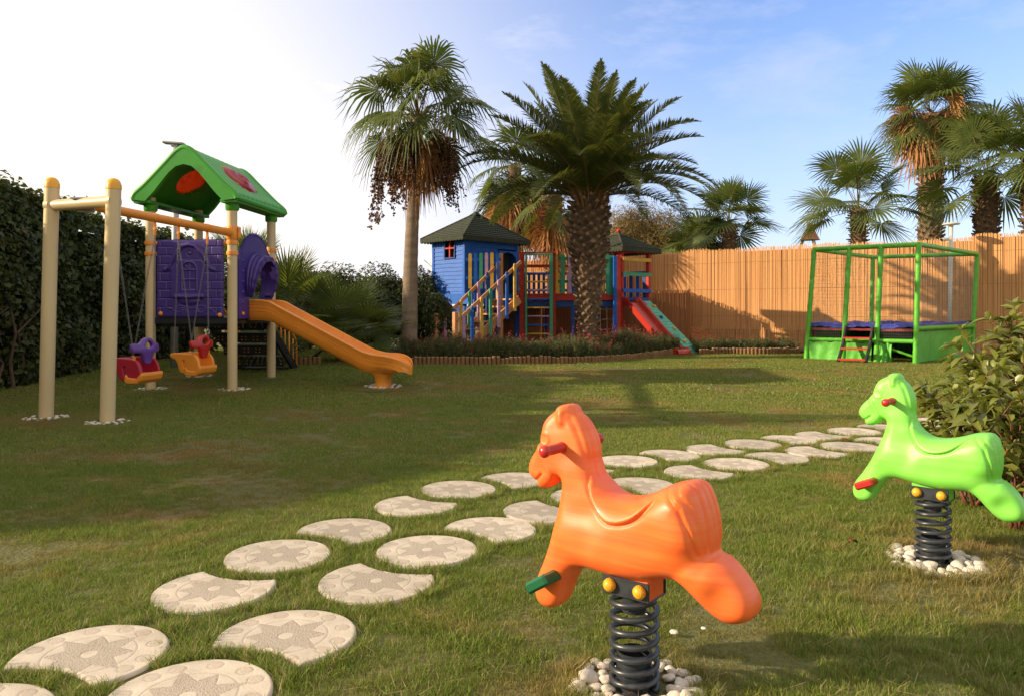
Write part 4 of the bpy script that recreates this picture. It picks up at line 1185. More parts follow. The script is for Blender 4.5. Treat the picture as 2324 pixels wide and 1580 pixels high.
def fan_leaf(nb, st, base, d, pet, R, g, droop=.5, nseg=34, sweep=125, fold=.012, blade_drop=.6, twist=0.0, fuse=.50):
    """one palmate leaf: petiole from base along d, then a round pleated blade with drooping tips"""
    d = nrm(d); up = np.array([0, 0, 1.])
    p = base.copy(); path = [p.copy()]; dd = d.copy()
    for k in range(6):
        dd = nrm(dd - up * (.045 * blade_drop)); p = p + dd * pet / 6; path.append(p.copy())
    w0 = .020
    side = nrm(np.cross(dd, up)) if abs(dd[2]) < .97 else nrm(np.array([-dd[1], dd[0] + 1e-3, 0]))
    for i in range(6):
        a, b = path[i], path[i + 1]; w = w0 * (1 - .08 * i)
        st.add([a - side * w, a + side * w, b + side * w * .93, b - side * w * .93], [[0, 1, 2, 3]])
        u2 = np.cross(side, dd) * w
        st.add([a - u2 * .6, a + u2 * .6, b + u2 * .6, b - u2 * .6], [[0, 1, 2, 3]])
    f = nrm(dd - up * blade_drop * .35); side = nrm(np.cross(f, up) + 1e-6)
    if twist: side = nrm(side * math.cos(twist) + np.cross(f, side) * math.sin(twist))
    n = np.cross(side, f); 
    hub = p
    A = np.radians(np.linspace(-sweep, sweep, nseg)) + g.normal(0, .012, nseg)
    ln = R * (1 - .22 * (np.abs(A) / np.radians(sweep)) ** 2) * g.uniform(.92, 1.05, nseg)
    da = np.radians(2 * sweep / nseg) * .5
    T = [0.03, fuse * .9, fuse + .12, .80, 1.0]
    V = []
    for k, t in enumerate(T):
        r = ln * t
        hw = np.where(t <= fuse, np.tan(da) * r, np.tan(da) * ln * fuse * max(0.0, (1 - t) / (1 - fuse)) ** .8 * .9 + .0012)
        hw = np.broadcast_to(hw, A.shape)
        c = hub + np.outer(r * np.cos(A), f) + np.outer(r * np.sin(A), side)
        sag = (droop * R * (np.maximum(t - .30, 0) ** 2) * g.uniform(.6, 1.5, nseg)) if k else np.zeros(nseg)
        cup = .10 * R * t * (np.abs(np.sin(A)) ** 2)
        c = c - np.outer(sag, up) + np.outer(cup, n)
        tan = np.outer(-np.sin(A), f) + np.outer(np.cos(A), side)
        V.append(c - tan * hw[:, None]); V.append(c + n * (fold * min(1, t * 3) * (1.2 - t)) * 1.6); V.append(c + tan * hw[:, None])
    V = np.stack(V, 1).reshape(-1, 3)
    m = len(T) * 3; b = np.arange(nseg)[:, None] * m; F = []
    for k in range(len(T) - 1):
        for q in (0, 1): F.append(b + np.array([[3 * k + q, 3 * k + q + 1, 3 * k + q + 4, 3 * k + q + 3]]))
    nb.add(V, np.concatenate(F))
def fan_crown(nb, st, c, n, pet, R, g, e0, e1, droop=.5, bias=1.0, nseg=34, az=None, blade_drop=.6, tw=.3, jr=.08):
    for k in range(n):
        t = (k + .5) / n
        e = math.radians(e1 + (e0 - e1) * t ** bias) + g.normal(0, .08)
        a = (k * 2.39996 + g.normal(0, .2)) if az is None else g.uniform(*az)
        d = np.array([math.cos(a) * math.cos(e), math.sin(a) * math.cos(e), math.sin(e)])
        fan_leaf(nb, st, np.array(c) + g.normal(0, jr * .4, 3), d, pet * g.uniform(.8, 1.15), R * g.uniform(.82, 1.1), g, droop=droop * g.uniform(.7, 1.3), nseg=nseg, blade_drop=blade_drop * (1.2 if t > .5 else .8), twist=g.normal(0, tw))
def palm_trunk(t, pts, rads, m, ringed=True, n=22, name='trunk'):
    P = catmull(np.array(pts, float), 14, closed=False); Rr = catmull(np.array([[r, 0] for r in rads], float), 14, closed=False)[:, 0]
    mb = MB(); g = np.random.default_rng(3)
    rr = [r * (1 + (.022 * math.sin(i * 2.1) if ringed else 0) + g.normal(0, .006)) for i, r in enumerate(Rr)]
    mb.tube([Vector(p) for p in P], rr, n)
    return mb.build(name, m, t, smooth=True)
def fruit_cluster(nbf, st, base, d, L, n, g, drop=1.2, s=.016, spread=.13):
    p = np.array(base, float); d = nrm(d); path = [p.copy()]
    for k in range(7):
        d = nrm(d + np.array([0, 0, -.28 * drop])); p = p + d * L * .45 / 7; path.append(p.copy())
    for a, b in zip(path[:-1], path[1:]):
        st.add([a + [-.008, 0, 0], a + [.008, 0, 0], b + [.006, 0, 0], b + [-.006, 0, 0]], [[0, 1, 2, 3]]); st.add([a + [0, -.008, 0], a + [0, .008, 0], b + [0, .006, 0], b + [0, -.006, 0]], [[0, 1, 2, 3]])
    ns = 26
    for k in range(ns):
        q = path[3 + k % 5].copy(); o = g.normal(0, spread, 3); o[2] = -L * g.uniform(.25, .62)
        steps = 9; pts = [q + o * (j / steps) ** .8 * np.array([1, 1, 1]) for j in range(steps + 1)]
        for a, b in zip(pts[:-1], pts[1:]): st.add([a + [-.003, 0, 0], a + [.003, 0, 0], b + [.003, 0, 0], b + [-.003, 0, 0]], [[0, 1, 2, 3]])
        for j in range(int(n / ns)):
            c = pts[int(g.integers(3, steps + 1))] + g.normal(0, .028, 3); r = s * g.uniform(.6, 1.3)
            V = c + r * .8 * np.array([[-1, -1, -1], [1, -1, -1], [1, 1, -1], [-1, 1, -1], [-.8, -.8, 1], [.8, -.8, 1], [.8, .8, 1], [-.8, .8, 1]])
            nbf.add(V, [[0, 3, 2, 1], [4, 5, 6, 7], [0, 1, 5, 4], [1, 2, 6, 5], [2, 3, 7, 6], [3, 0, 4, 7]])
def tri_safe(o):
    return o
def scar_trunk(t, base, top, rad_fn, rows, per, s, seed, name='trunk'):
    """trunk armoured with cut leaf bases in a spiral"""
    g = np.random.default_rng(seed)
    base, top = np.array(base, float), np.array(top, float); H = top[2] - base[2]
    N = 24
    P = [Vector(base + (top - base) * k / N) for k in range(N + 1)]
    mb = MB(); mb.tube(P, [rad_fn(k / N) * .93 for k in range(N + 1)], 22)
    o = mb.build(name, scar_m, t, smooth=True)
    st, ct = NB(), NB()
    n = rows * per
    for i in range(n):
        f = (i + .5) / n; a = i * 2.39996; r = rad_fn(f)
        c = base + (top - base) * f; out = np.array([math.cos(a), math.sin(a), 0]); tg = np.array([-math.sin(a), math.cos(a), 0]); up = np.array([0, 0, 1.])
        w = s * (r / .35) * g.uniform(.8, 1.15); h = w * .78
        p0 = c + out * r * .90; tipo = out * (r * .17 + .028) * g.uniform(.7, 1.5) * (1 + .6 * f); lift = up * w * .5
        c = c + g.normal(0, .012, 3); tipo = tipo + g.normal(0, .012, 3); w = w * g.uniform(.8, 1.2)
        q = np.array([p0 - tg * w * .62 - up * 0, p0 + up * h * .65, p0 + tg * w * .62, p0 - up * h * .8])
        e = np.array([p0 - tg * w * .34 + tipo + lift * .8, p0 + up * h * .32 + tipo + lift, p0 + tg * w * .34 + tipo + lift * .8, p0 - up * h * .22 + tipo + lift * .7])
        st.add(np.concatenate([q, e]), [[0, 1, 5, 4], [1, 2, 6, 5], [2, 3, 7, 6], [3, 0, 4, 7]])
        ct.add(e, [[0, 3, 2, 1]])
    V = np.concatenate(st.V + ct.V); Fs = np.concatenate([np.concatenate(st.F), np.concatenate(ct.F) + st.n])
    npmesh('leaf_bases', V, Fs, [scar_m, cut_m], o, mi=[0] * (len(np.concatenate(st.F))) + [1] * len(np.concatenate(ct.F)))
    return o
def cut_faces_fix(): pass
def palm(name, label, base, crown, n, pet, R, e0, e1, seed, droop=.5, trunk_r=(.18, .15), scars=None, dead=0, fruits=0, group='palms along the fence and lawn', bias=1.0, nseg=34, cat='palm tree',
         fruit_mat=None, bend=0.0, dead_len=.6, ring=True, blade_drop=.6, az=None, dead_e=(-84, -60)):
    g = np.random.default_rng(seed)
    t = thing(name, label, cat, Vector(base), group)
    b, c = np.array(base, float), np.array(crown, float)
    nb, st = NB(), NB()
    fan_crown(nb, st, c, n, pet, R, g, e0, e1, droop, bias, nseg, az=az, blade_drop=blade_drop)
    nb.build('crown', fan_m, t); st.build('leaf_stalks', stalk_m, t)
    if scars: scar_trunk(t, b - [0, 0, .2], c + [0, 0, .02], lambda f: trunk_r[0] + (trunk_r[1] - trunk_r[0]) * f, scars[0], scars[1], scars[2], seed)
    else:
        mid = (b + c) / 2 + np.array([bend, 0, 0])
        palm_trunk(t, [b - [0, 0, .2], b + (c - b) * .25 + [bend * .6, 0, 0], mid, b + (c - b) * .75 + [bend * .6, 0, 0], c], [trunk_r[0] * 1.15, trunk_r[0] * .98, (trunk_r[0] + trunk_r[1]) / 2, trunk_r[1] * 1.02, trunk_r[1] * 1.1], bark_m, ring)
    if dead:
        db, ds = NB(), NB()
        fan_crown(db, ds, c - [0, 0, .15], dead, dead_len, R * .85, g, dead_e[0], dead_e[1], 1.2, 1, 22, blade_drop=1.6, tw=1.2)
        db.V += ds.V; db.F += [f + db.n for f in ds.F]; db.n += ds.n
        db.build('dead_fronds', dead_m, t)
    for k in range(fruits):
        fb, fs = NB(), NB(); a = g.uniform(0, 6.28)
        fruit_cluster(fb, fs, c, (math.cos(a), math.sin(a), g.uniform(.3, 1.0)), g.uniform(1.6, 2.4), 420, g)
        cl = fs.build('fruit_stalk', dead_m, t); fb.build('fruit', fruit_mat or fruit_m, cl)
    return t
# the tall smooth-stemmed palm left of the playhouse
b = at(927, 800, 16.4); b.z = gz(0, 16.4); c = at(950, 268, 16.4)
t = palm('washingtonia_palm', 'tall fan palm with smooth slim trunk and hanging brown fruit, left of the blue playhouse', b, c, 25, .95, .95, -22, 88, 21, droop=1.0, trunk_r=(.168, .118), dead=12, bend=-.04, nseg=36, dead_len=.5, blade_drop=.8)
g_ = np.random.default_rng(77)
for dx, dy, L, nn in ((-.95, .3, 2.6, 600), (-.55, -.5, 2.5, 600), (-.5, .6, 2.2, 500), (.75, -.2, 2.3, 600), (.45, .5, 2.2, 500), (-.25, -.8, 1.9, 400), (.9, .3, 1.9, 400)):
    fb, fs = NB(), NB(); fruit_cluster(fb, fs, np.array(c), (dx, dy, .55), L * 1.12, nn * 2, g_, s=.019, spread=.15)
    cl = fs.build('fruit_stalk', dead_m, t); fb.build('fruit', fruit_m, cl)
# shaggy palms with brown skirts behind the playhouse
b, c = at(1168, 700, 25.5), at(1168, 380, 25.5); b.z = .18
palm('skirted_palm', 'fan palm wrapped in hanging dead brown fronds behind the blue playhouse roof', b, c, 18, 1.0, 1.15, -65, 80, 31, trunk_r=(.27, .24), scars=(18, 9, .09), dead=76, dead_len=1.3, fruits=3, dead_e=(-88, -52))
b, c = at(1258, 700, 24.0), at(1258, 440, 24.0); b.z = .18
palm('skirted_palm', 'fan palm with rough trunk and orange fruit, just left of the thick date palm', b, c, 12, .9, 1.0, -70, 70, 33, trunk_r=(.26, .25), scars=(20, 9, .09), dead=26, dead_len=.9, fruits=3, fruit_mat=ofruit_m, dead_e=(-88, -60))
# palms beyond the reed fence
def behind(px, py, Y, **k): 
    b, c = at(px, 600, Y), at(px, py, Y); b.z = .1; return b, c
b, c = behind(1655, 512, 27); palm('fan_palm', 'low fan palm with hairy brown trunk above the fence, right of the bushy tree', b, c, 18, 1.0, 1.12, -14, 86, 41, trunk_r=(.24, .25), scars=(26, 10, .085), droop=.30)
b, c = behind(1588, 566, 28.5); palm('fan_palm', 'low fan palm mostly hidden between bushy tree and hairy-trunked palm', b, c, 20, .8, 1.1, -10, 80, 43, trunk_r=(.22, .22), scars=(14, 9, .08), droop=.45)
b, c = behind(1948, 478, 25); palm('fan_palm', 'spreading fan palm above the fence over the trampoline', b, c, 18, 1.35, 1.22, -20, 86, 47, trunk_r=(.23, .26), scars=(28, 10, .085), droop=.35)
b, c = behind(2112, 262, 28); palm('fan_palm', 'tallest fan palm by the right side, with orange dead fronds in its crown', b, c, 32, 1.1, 1.25, -46, 86, 51, trunk_r=(.40, .36), scars=(46, 10, .12), dead=22, dead_len=.9, fruits=9, fruit_mat=ofruit_m, droop=.6, dead_e=(-80, 35))
b, c = behind(2238, 405, 24); palm('fan_palm', 'fan palm with dark rough trunk between tallest palm and right edge', b, c, 19, 1.3, 1.35, -26, 86, 57, trunk_r=(.33, .31), scars=(34, 10, .11), droop=.45)
b, c = behind(2350, 360, 23); palm('fan_palm', 'fan palm cut off by the right edge of the picture', b, c, 19, 1.3, 1.35, -30, 86, 61, trunk_r=(.33, .31), scars=(34, 10, .11), droop=.45)
# low fan palms by the hedge, behind the slide
def low_fan(label, px, Y, h, n, pet, R, seed, e0=-5, e1=88):
    b = at(px, 700, Y); b.z = gz(0, Y); c = b + Vector((0, 0, h))
    return palm('fan_palm', label, b, c, n, pet, R, e0, e1, seed, trunk_r=(.14, .16), scars=(8, 8, .06), droop=.12, group='low fan palms behind the slide', nseg=44, blade_drop=.5)
low_fan('low fan palm with stiff round leaves behind the tower\'s right post', 660, 15.6, .7, 16, .95, .90, 71)
low_fan('low fan palm fanning out over the middle of the orange slide', 778, 15.9, .45, 15, .75, .82, 73, -10, 75)
low_fan('fan palm showing one leaf above the purple entrance panel', 560, 17.5, 1.5, 14, .9, .85, 79, 15, 88)
# ---- the thick date palm in front of the playhouse
def date_palm():
    Y = 16.9; g = np.random.default_rng(91)
    b = at(1333, 800, Y); b.z = gz(0, Y); c = at(1337, 452, Y)
    t = thing('date_palm', 'thick date palm with diamond-scarred trunk and feather fronds before the playhouse', 'palm tree', b, 'palms along the fence and lawn')
    H = c.z - b.z
    def rad(f):
        return float(np.interp(f, [0, .12, .30, .52, .70, .86, 1.0], [.185, .185, .215, .29, .35, .36, .31]))
    scar_trunk(t, np.array(b) - [0, 0, .1], np.array(c) + [0, 0, .02], rad, 30, 11, .150, 92)
    nb, st, sp = NB(), NB(), NB()
    n = 66
    for k in range(n):
        f = (k + .5) / n
        e = math.radians(84 - 61 * f) + g.normal(0, .05); a = k * 2.39996 + g.normal(0, .15)
        L = 2.9 * g.uniform(.9, 1.06) * (1.02 if f > .15 else .85)
        p = np.array(c) + np.array([math.cos(a), math.sin(a), 0]) * .16; d = np.array([math.cos(a) * math.cos(e), math.sin(a) * math.cos(e), math.sin(e)])
        S = 26; pts = [p.copy()]; ds = [d.copy()]
        bend = (.018 + .034 * math.cos(e) ** 2 * (1.0 if e > .45 else .62)) * g.uniform(.75, 1.15)
        for j in range(S):
            d = nrm(d - np.array([0, 0, 1.]) * bend * (1 + j / S)); p = p + d * L / S; pts.append(p.copy()); ds.append(d.copy())
        pts, ds = np.array(pts), np.array(ds)
        side = nrm(np.cross(ds[0], [0, 0, 1])) if abs(ds[0][2]) < .98 else np.array([-math.sin(a), math.cos(a), 0]); tw = g.normal(0, .35)
        for j in range(S):
            w = .022 * (1 - j / S) + .004; A, B = pts[j], pts[j + 1]; nn = nrm(np.cross(side, ds[j]))
            st.add([A - side * w, A + side * w, B + side * w, B - side * w], [[0, 1, 2, 3]]); st.add([A - nn * w * .6, A + nn * w * .6, B + nn * w * .6, B - nn * w * .6], [[0, 1, 2, 3]])
        M = 118
        tt = np.linspace(.10, .995, M) * S
        i0 = np.minimum(tt.astype(int), S - 1); fr = (tt - i0)[:, None]
        P = pts[i0] * (1 - fr) + pts[i0 + 1] * fr; D = ds[i0]
        u = tt / S
        ll = .52 * np.sin(np.clip(u * .93 + .10, 0, 1) * PI) ** .55 * (1 - .35 * u) + .05
        ll = np.where(u < .2, ll * (.25 + u * 3.7), ll)
        for s in (-1, 1):
            nn = np.cross(side, D); nn /= np.linalg.norm(nn, axis=1)[:, None]
            sd = side * math.cos(tw * .5) + nn * math.sin(tw * .5) * s * 0
            v = .30 + g.uniform(-.15, .35, M)
            dirn = D * (.42 + .5 * u[:, None]) + sd * s * .85 + nn * v[:, None]; dirn /= np.linalg.norm(dirn, axis=1)[:, None]
            lj = ll * g.uniform(.85, 1.1, M)
            m1 = P + dirn * (lj * .5)[:, None]; tip = P + dirn * lj[:, None] + np.array([0, 0, -1]) * (lj * .16 * g.uniform(.3, 1.4, M))[:, None]
            wv = D * .017
            Vv = np.stack([P - wv * .6, P + wv * .6, m1 + wv, m1 - wv, tip + wv * .1, tip - wv * .1], 1).reshape(-1, 3)
            bI = np.arange(M)[:, None] * 6
            nb.add(Vv, np.concatenate([bI + np.array([[0, 1, 2, 3]]), bI + np.array([[3, 2, 4, 5]])]))
    nb.build('crown', feather_m, t); st.build('frond_ribs', stalk_m, t)
    # stubby spines and fibre where the fronds leave the trunk
    for k in range(170):
        a = g.uniform(0, 6.28); z = g.uniform(-.25, .35); r = .36 + g.uniform(-.05, .03)
        p = np.array(c) + [math.cos(a) * r, math.sin(a) * r, z - .1]; d = nrm([math.cos(a), math.sin(a), g.uniform(.4, 1.8)]); L = g.uniform(.15, .5)
        q = nrm(np.cross(d, [0, 0, 1])) * .012
        sp.add([p - q, p + q, p + d * L + q * .2, p + d * L - q * .2], [[0, 1, 2, 3]])
    sp.build('fibre', dead_m, t)
date_palm()

# ---- broadleaf foliage
def leaves(P, N, size, g, asp=.5, curl=.25, up=.0):
    """leaf quads at P facing N"""
    n = len(P); N = N + g.normal(0, .55, (n, 3)); N[:, 2] += up; N /= np.linalg.norm(N, axis=1)[:, None]
    r = g.normal(0, 1, (n, 3)); T = np.cross(N, r); T /= np.linalg.norm(T, axis=1)[:, None]; B = np.cross(N, T)
    s = size * g.uniform(.6, 1.3, n)[:, None]
    V = np.stack([P - T * s * .5, P + B * s * asp * .5 + N * s * curl * .3, P + T * s * .5 - N * s * curl * .3, P - B * s * asp * .5 + N * s * curl * .3], 1).reshape(-1, 3)
    F = np.arange(n * 4).reshape(-1, 4)
    return V, F
from mathutils import noise as mnoise
ivy_m = leafmat('ivy_leaf', (.038, .058, .016), (.080, .105, .026), .25, rough=.5, vs=2.2, c3=(.16, .12, .03))
bush_m = leafmat('bush_leaf', (.035, .060, .018), (.075, .095, .026), .25, rough=.42, vs=2.0, c3=(.12, .12, .03))
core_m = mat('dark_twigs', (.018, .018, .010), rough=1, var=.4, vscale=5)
twig_m = mat('twig_bark', (.09, .06, .04), rough=.9, var=.3, vscale=8)
def hedge():
    g = np.random.default_rng(101)
    t = thing('ivy_hedge', 'tall dark ivy-covered hedge behind the swings', 'hedge', (-7.9, 12, 0))
    y0, y1, x0, x1 = 2.9, 20.2, -8.9, -7.75
    def top(y): return float(np.interp(y, [2.9, 3.6, 4.0, 5.2, 6.4, 9, 10.8, 12, 14, 20], [.95, 1.75, 2.25, 2.65, 2.9, 2.85, 3.2, 3.12, 2.95, 2.85])) + .14 * mnoise.noise(Vector((y * .7, 3, 0))) + .06 * mnoise.noise(Vector((y * 2.7, 1, 0)))
    def bulge(y, z): return .28 * mnoise.noise(Vector((y * .8, z * .9, 5))) + .13 * mnoise.noise(Vector((y * 2.6, z * 2.6, 9)))
    P, N = [], []
    nn = 30000
    ys_, zs_ = g.uniform(y0, y1, nn), g.uniform(0, 1, nn)
    for y, z in zip(ys_, zs_):
        h = top(y); Z_ = z * h
        P.append((x1 + bulge(y, Z_) + g.normal(0, .05), y, Z_)); N.append((1, 0, .35))
    for _ in range(12000):
        y = g.uniform(y0, y1); x = g.uniform(x0, x1 + .05); P.append((x, y, top(y) + abs(g.normal(0, .05)) - .03)); N.append((.2, 0, 1))
    for _ in range(5000):
        z = g.uniform(0, .95); x = g.uniform(x0, x1); P.append((x, y0 + g.normal(0, .07), z)); N.append((0, -1, .3))
    for _ in range(1500):                            # shoots sticking out above
        y = g.uniform(y0, y1); h = top(y); x = g.uniform(x0, x1)
        for k in range(5): P.append((x + k * g.normal(0, .02), y + k * g.normal(0, .02), h + .055 * k * g.uniform(.3, 1.1))); N.append((.3, -.3, 1))
    V, F = leaves(np.array(P), np.array(N, float), .105, g, .72, .4)
    npmesh('foliage', V, F, ivy_m, t)
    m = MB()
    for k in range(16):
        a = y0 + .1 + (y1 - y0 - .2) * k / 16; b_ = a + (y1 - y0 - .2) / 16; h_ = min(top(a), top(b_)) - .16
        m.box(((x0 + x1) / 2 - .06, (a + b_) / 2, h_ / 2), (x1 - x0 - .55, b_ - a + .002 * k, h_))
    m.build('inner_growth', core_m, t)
    s = MB()
    for k in range(26):
        y = g.uniform(y0 + .3, y1 - .3); x = x1 + .02
        pts = [Vector((x + g.normal(0, .04), y + q * g.normal(0, .12), q * .45)) for q in range(5)]
        s.tube(pts, [.03, .025, .02, .014, .008], 6)
    s.build('stems', twig_m, t)
hedge()
def blob_bush(name, label, c, rx, ry, h, n, size, m, seed, group, cat='shrub', lobes=7, trunk=0.0, asp=.42, density_shell=.35, twigs=14):
    g = np.random.default_rng(seed)
    t = thing(name, label, cat, Vector(c), group)
    lob = [(0, 0, h * .50, .85)] + [(g.uniform(-.55, .55), g.uniform(-.5, .5), h * g.uniform(.4, .78), g.uniform(.42, .62)) for _ in range(lobes)]
    P, N = [], []
    zb = trunk
    tot = sum(l[3] ** 2 for l in lob)
    for lx, ly, lz, lr in lob:
        k = int(n * lr ** 2 / tot)
        d = g.normal(0, 1, (k, 3)); d /= np.linalg.norm(d, axis=1)[:, None]
        rr = g.uniform(density_shell, 1, k) ** .4
        nz = np.array([mnoise.noise(Vector(q * 2.3 + lz * 3)) for q in d])
        rr = rr * (1 + .20 * nz)
        hv = (h - trunk) * .5 * (lr if lz != h * .5 else 1)
        p = np.stack([lx * rx + d[:, 0] * rr * rx * lr, ly * ry + d[:, 1] * rr * ry * lr, trunk + (lz - h * .5) * .6 + (h - trunk) * .5 + d[:, 2] * rr * hv], 1)
        keep = (p[:, 2] > .02) & (p[:, 2] < h * 1.06)
        P.append(p[keep]); N.append(d[keep])
    P, N = np.concatenate(P) + np.array(c), np.concatenate(N)
    V, F = leaves(P, N, size, g, asp, .3, up=.3)
    npmesh('crown', V, F, m, t)
    s = MB(); c = Vector(c)
    for k in range(twigs):
        a = g.uniform(0, 6.28); r = g.uniform(.3, .8)
        e = c + Vector((math.cos(a) * rx * r, math.sin(a) * ry * r, h * g.uniform(.6, .92)))
        b0 = c + Vector((g.normal(0, .08), g.normal(0, .08), -.05))
        mid = b0 + (e - b0) * .5 + Vector((g.normal(0, .08), g.normal(0, .08), h * .1))
        R0 = .03 if trunk < .3 else .06
        s.tube([b0, mid, e], [R0, R0 * .6, R0 * .2], 6)
    s.build('trunk', twig_m, t, smooth=True)
    return t
for i, (px, Y, rx, h, lab) in enumerate([(575, 21.0, 1.0, 2.3, 'dark leafy shrub behind the tower\'s purple entrance'), (690, 21.0, .95, 2.15, 'dark leafy shrub behind the tall leaf of the low fan palm'), (775, 20.6, .95, 2.2, 'leafy shrub whose top shows above the middle of the slide'),
                                          (862, 20.2, .95, 2.15, 'leafy shrub just left of the tall smooth palm trunk'), (950, 19.9, .75, 2.05, 'leafy shrub directly behind the tall smooth palm trunk'), (830, 18.9, .9, 1.75, 'lower leafy shrub between the slide and the tall smooth palm')]):
    p = at(px, 700, Y); p.z = gz(0, Y)
    blob_bush('leafy_shrub', lab, p, rx * 1.15, .85, h * 1.04, 18000, .105, bush_m, 200 + i, 'shrubs along the back of the lawn')
p = at(1000, 700, 18.0); p.z = gz(0, 18)
blob_bush('leafy_shrub', 'small dark shrub against the corner of the blue playhouse', p, .36, .36, 1.55, 4200, .085, bush_m, 230, 'shrubs along the back of the lawn')
tam_m = leafmat('feathery_leaf', (.16, .12, .045), (.24, .17, .06), .3, rough=.8, vs=1.2, c3=(.13, .13, .04))
p = at(1470, 700, 31); p.z = 0
blob_bush('bushy_tree', 'bushy tree with feathery yellow-brown foliage behind the small playhouse roof', p, 1.9, 1.6, 5.6, 60000, .13, tam_m, 240, 'trees beyond the fence', cat='tree', lobes=17, trunk=1.4, asp=.24, twigs=20)
p = at(1560, 700, 33); p.z = 0
blob_bush('bushy_tree', 'lower feathery yellow-brown tree just left of the hairy-trunked palm', p, 1.4, 1.3, 4.9, 26000, .13, tam_m, 241, 'trees beyond the fence', cat='tree', lobes=9, trunk=1.3, asp=.24, twigs=14)
blob_bush('leafy_tree', 'leafy tree rising above the near end of the ivy hedge', Vector((-9.0, 7.4, 0)), .8, .8, 5.0, 12000, .14, bush_m, 250, None, cat='tree', lobes=6, trunk=.2)
blob_bush('leafy_tree', 'lower leafy tree rising above the middle of the ivy hedge', Vector((-9.0, 8.8, 0)), .75, 1.0, 3.9, 11000, .14, bush_m, 251, None, cat='tree', lobes=6, trunk=.2)
# ---- big-leaved shrub on the right, stems with long glossy leaves
shrub_m = leafmat('glossy_shrub_leaf', (.15, .185, .036), (.24, .26, .06), .28, rough=.35, vs=7, c3=(.22, .21, .06))
stem_m = mat('red_brown_stem', (.16, .055, .03), rough=.6, var=.3, vscale=12)
def leafy_stem_shrub(label, base, stems, seed, leafL=.145, group=None):
    g = np.random.default_rng(seed)
    t = thing('leafy_shrub', label, 'shrub', Vector(base), group)
    V, F, n0 = [], [], 0; s = MB()
    T = np.array([0, .3, .65, 1.0]); Wd = np.array([.06, .9, .75, .03])
    def leaf(p, d, L):
        nonlocal n0
        d = nrm(d); sd = nrm(np.cross(d, [0, 0, 1]) + g.normal(0, .25, 3)); up = np.cross(sd, d)
        for k in range(4):
            c = p + d * L * T[k] - np.array([0, 0, 1]) * L * .35 * T[k] ** 2 + up * .02 * 0; w = L * .23 * Wd[k]
            V.extend([c - sd * w + up * w * .45, c, c + sd * w + up * w * .45])
        for k in range(3):
            for q in (0, 1): F.append((n0 + 3 * k + q, n0 + 3 * k + q + 1, n0 + 3 * k + q + 4, n0 + 3 * k + q + 3))
        n0 += 12
    def stem(p, d, L, r, depth):
        N = max(5, int(L / .075)); pts = [p.copy()]; d = nrm(d)
        for k in range(N):
            d = nrm(d + g.normal(0, .06, 3) + np.array([0, 0, .04])); p = p + d * L / N; pts.append(p.copy())
            if k >= (N * .18 if depth else N * .25):
                for s_ in range(2 if k < N - 1 else 6):
                    a = g.uniform(0, 6.28); q = nrm(np.cross(d, [math.cos(a), math.sin(a), .2]))
                    leaf(p, q * .8 + d * g.uniform(.3, 1.0), leafL * g.uniform(.65, 1.2) * (.8 if k > N - 2 else 1))
            if depth == 0 and k > N * .2 and g.uniform() < .50:
                a = g.uniform(0, 6.28); q = nrm(d * 1.0 + np.array([math.cos(a), math.sin(a), .1]) * .8); stem(p.copy(), q, L * g.uniform(.22, .45), r * .5, 1)
        s.tube([Vector(q) for q in pts], [r * (1 - .75 * i / len(pts)) for i in range(len(pts))], 6)
    for (dx, dy, dz, L) in stems: stem(np.array(base) + np.array([g.normal(0, .06), g.normal(0, .06), 0]), np.array([dx, dy, dz]), L, .011, 0)
    npmesh('foliage', np.array(V), np.array(F), shrub_m, t, smooth=True); s.build('stems', stem_m, t, smooth=True)
g_ = np.random.default_rng(300)
def fan_stems(n, spread, L0, L1, bias=(0, 0)):
    return [(g_.normal(bias[0], spread), g_.normal(bias[1], spread * .8), 1.0, g_.uniform(L0, L1)) for _ in range(n)]
p = Vector(((2235 - CX) / FP * 4.9, 4.9, 0))
leafy_stem_shrub('large loose shrub with long pointed leaves on red stems behind the green horse', p, fan_stems(26, .42, .52, .86), 301)
p = Vector(((2330 - CX) / FP * 5.3, 5.3, 0))
leafy_stem_shrub('taller leafy shrub cut off by the right edge beside the fence', p, fan_stems(20, .30, .78, 1.08), 302)
p = Vector(((2345 - CX) / FP * 4.35, 4.35, 0))
leafy_stem_shrub('young yellow-green leafy shrub at the right edge behind the green horse\'s rump', p, fan_stems(20, .40, .40, .80), 303)
p = Vector(((2130 - CX) / FP * 5.1, 5.1, 0))
leafy_stem_shrub('low pale green sprig of leaves under the large shrub', p, fan_stems(5, .5, .25, .42), 304, .10)
# ================================================================== wooden playhouse, fence, trampoline, beds
def paint(name, col, var=.18, rough=.55, bump=.25):
    return mat(name, col, spec=.25, rough=rough, var=var, vscale=5, bump=bump, bscale=24, bdist=.003, stretch=(1, 1, 3), c3=tuple(min(1, c * 1.1 + .035) for c in col), c3s=5, c3t=.70)
blue_w = paint('blue_paint', (.015, .125, .52)); red_w = paint('red_paint', (.46, .04, .025)); yel_w = paint('yellow_paint', (.66, .42, .07)); grn_w = paint('green_paint', (.06, .34, .19))
lil_w = paint('lilac_paint', (.46, .30, .48)); dblue_w = paint('dark_blue_paint', (.02, .07, .26)); teal_w = paint('teal_paint', (.10, .44, .33))
wood_w = mat('varnished_pine', (.50, .22, .08), rough=.5, col2=(.60, .30, .12), vscale=4, stretch=(1, 1, 1), bump=.2, bscale=30, bdist=.003, c3=(.28, .11, .04), c3s=4, c3t=.66)
shingle_m = mat('green_shingle', (.050, .062, .040), rough=.95, col2=(.032, .042, .028), vscale=12, bump=.8, bscale=140, bdist=.004, c3=(.075, .07, .05), c3s=3, c3t=.62)
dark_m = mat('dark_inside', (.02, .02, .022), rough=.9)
KS = 1.12
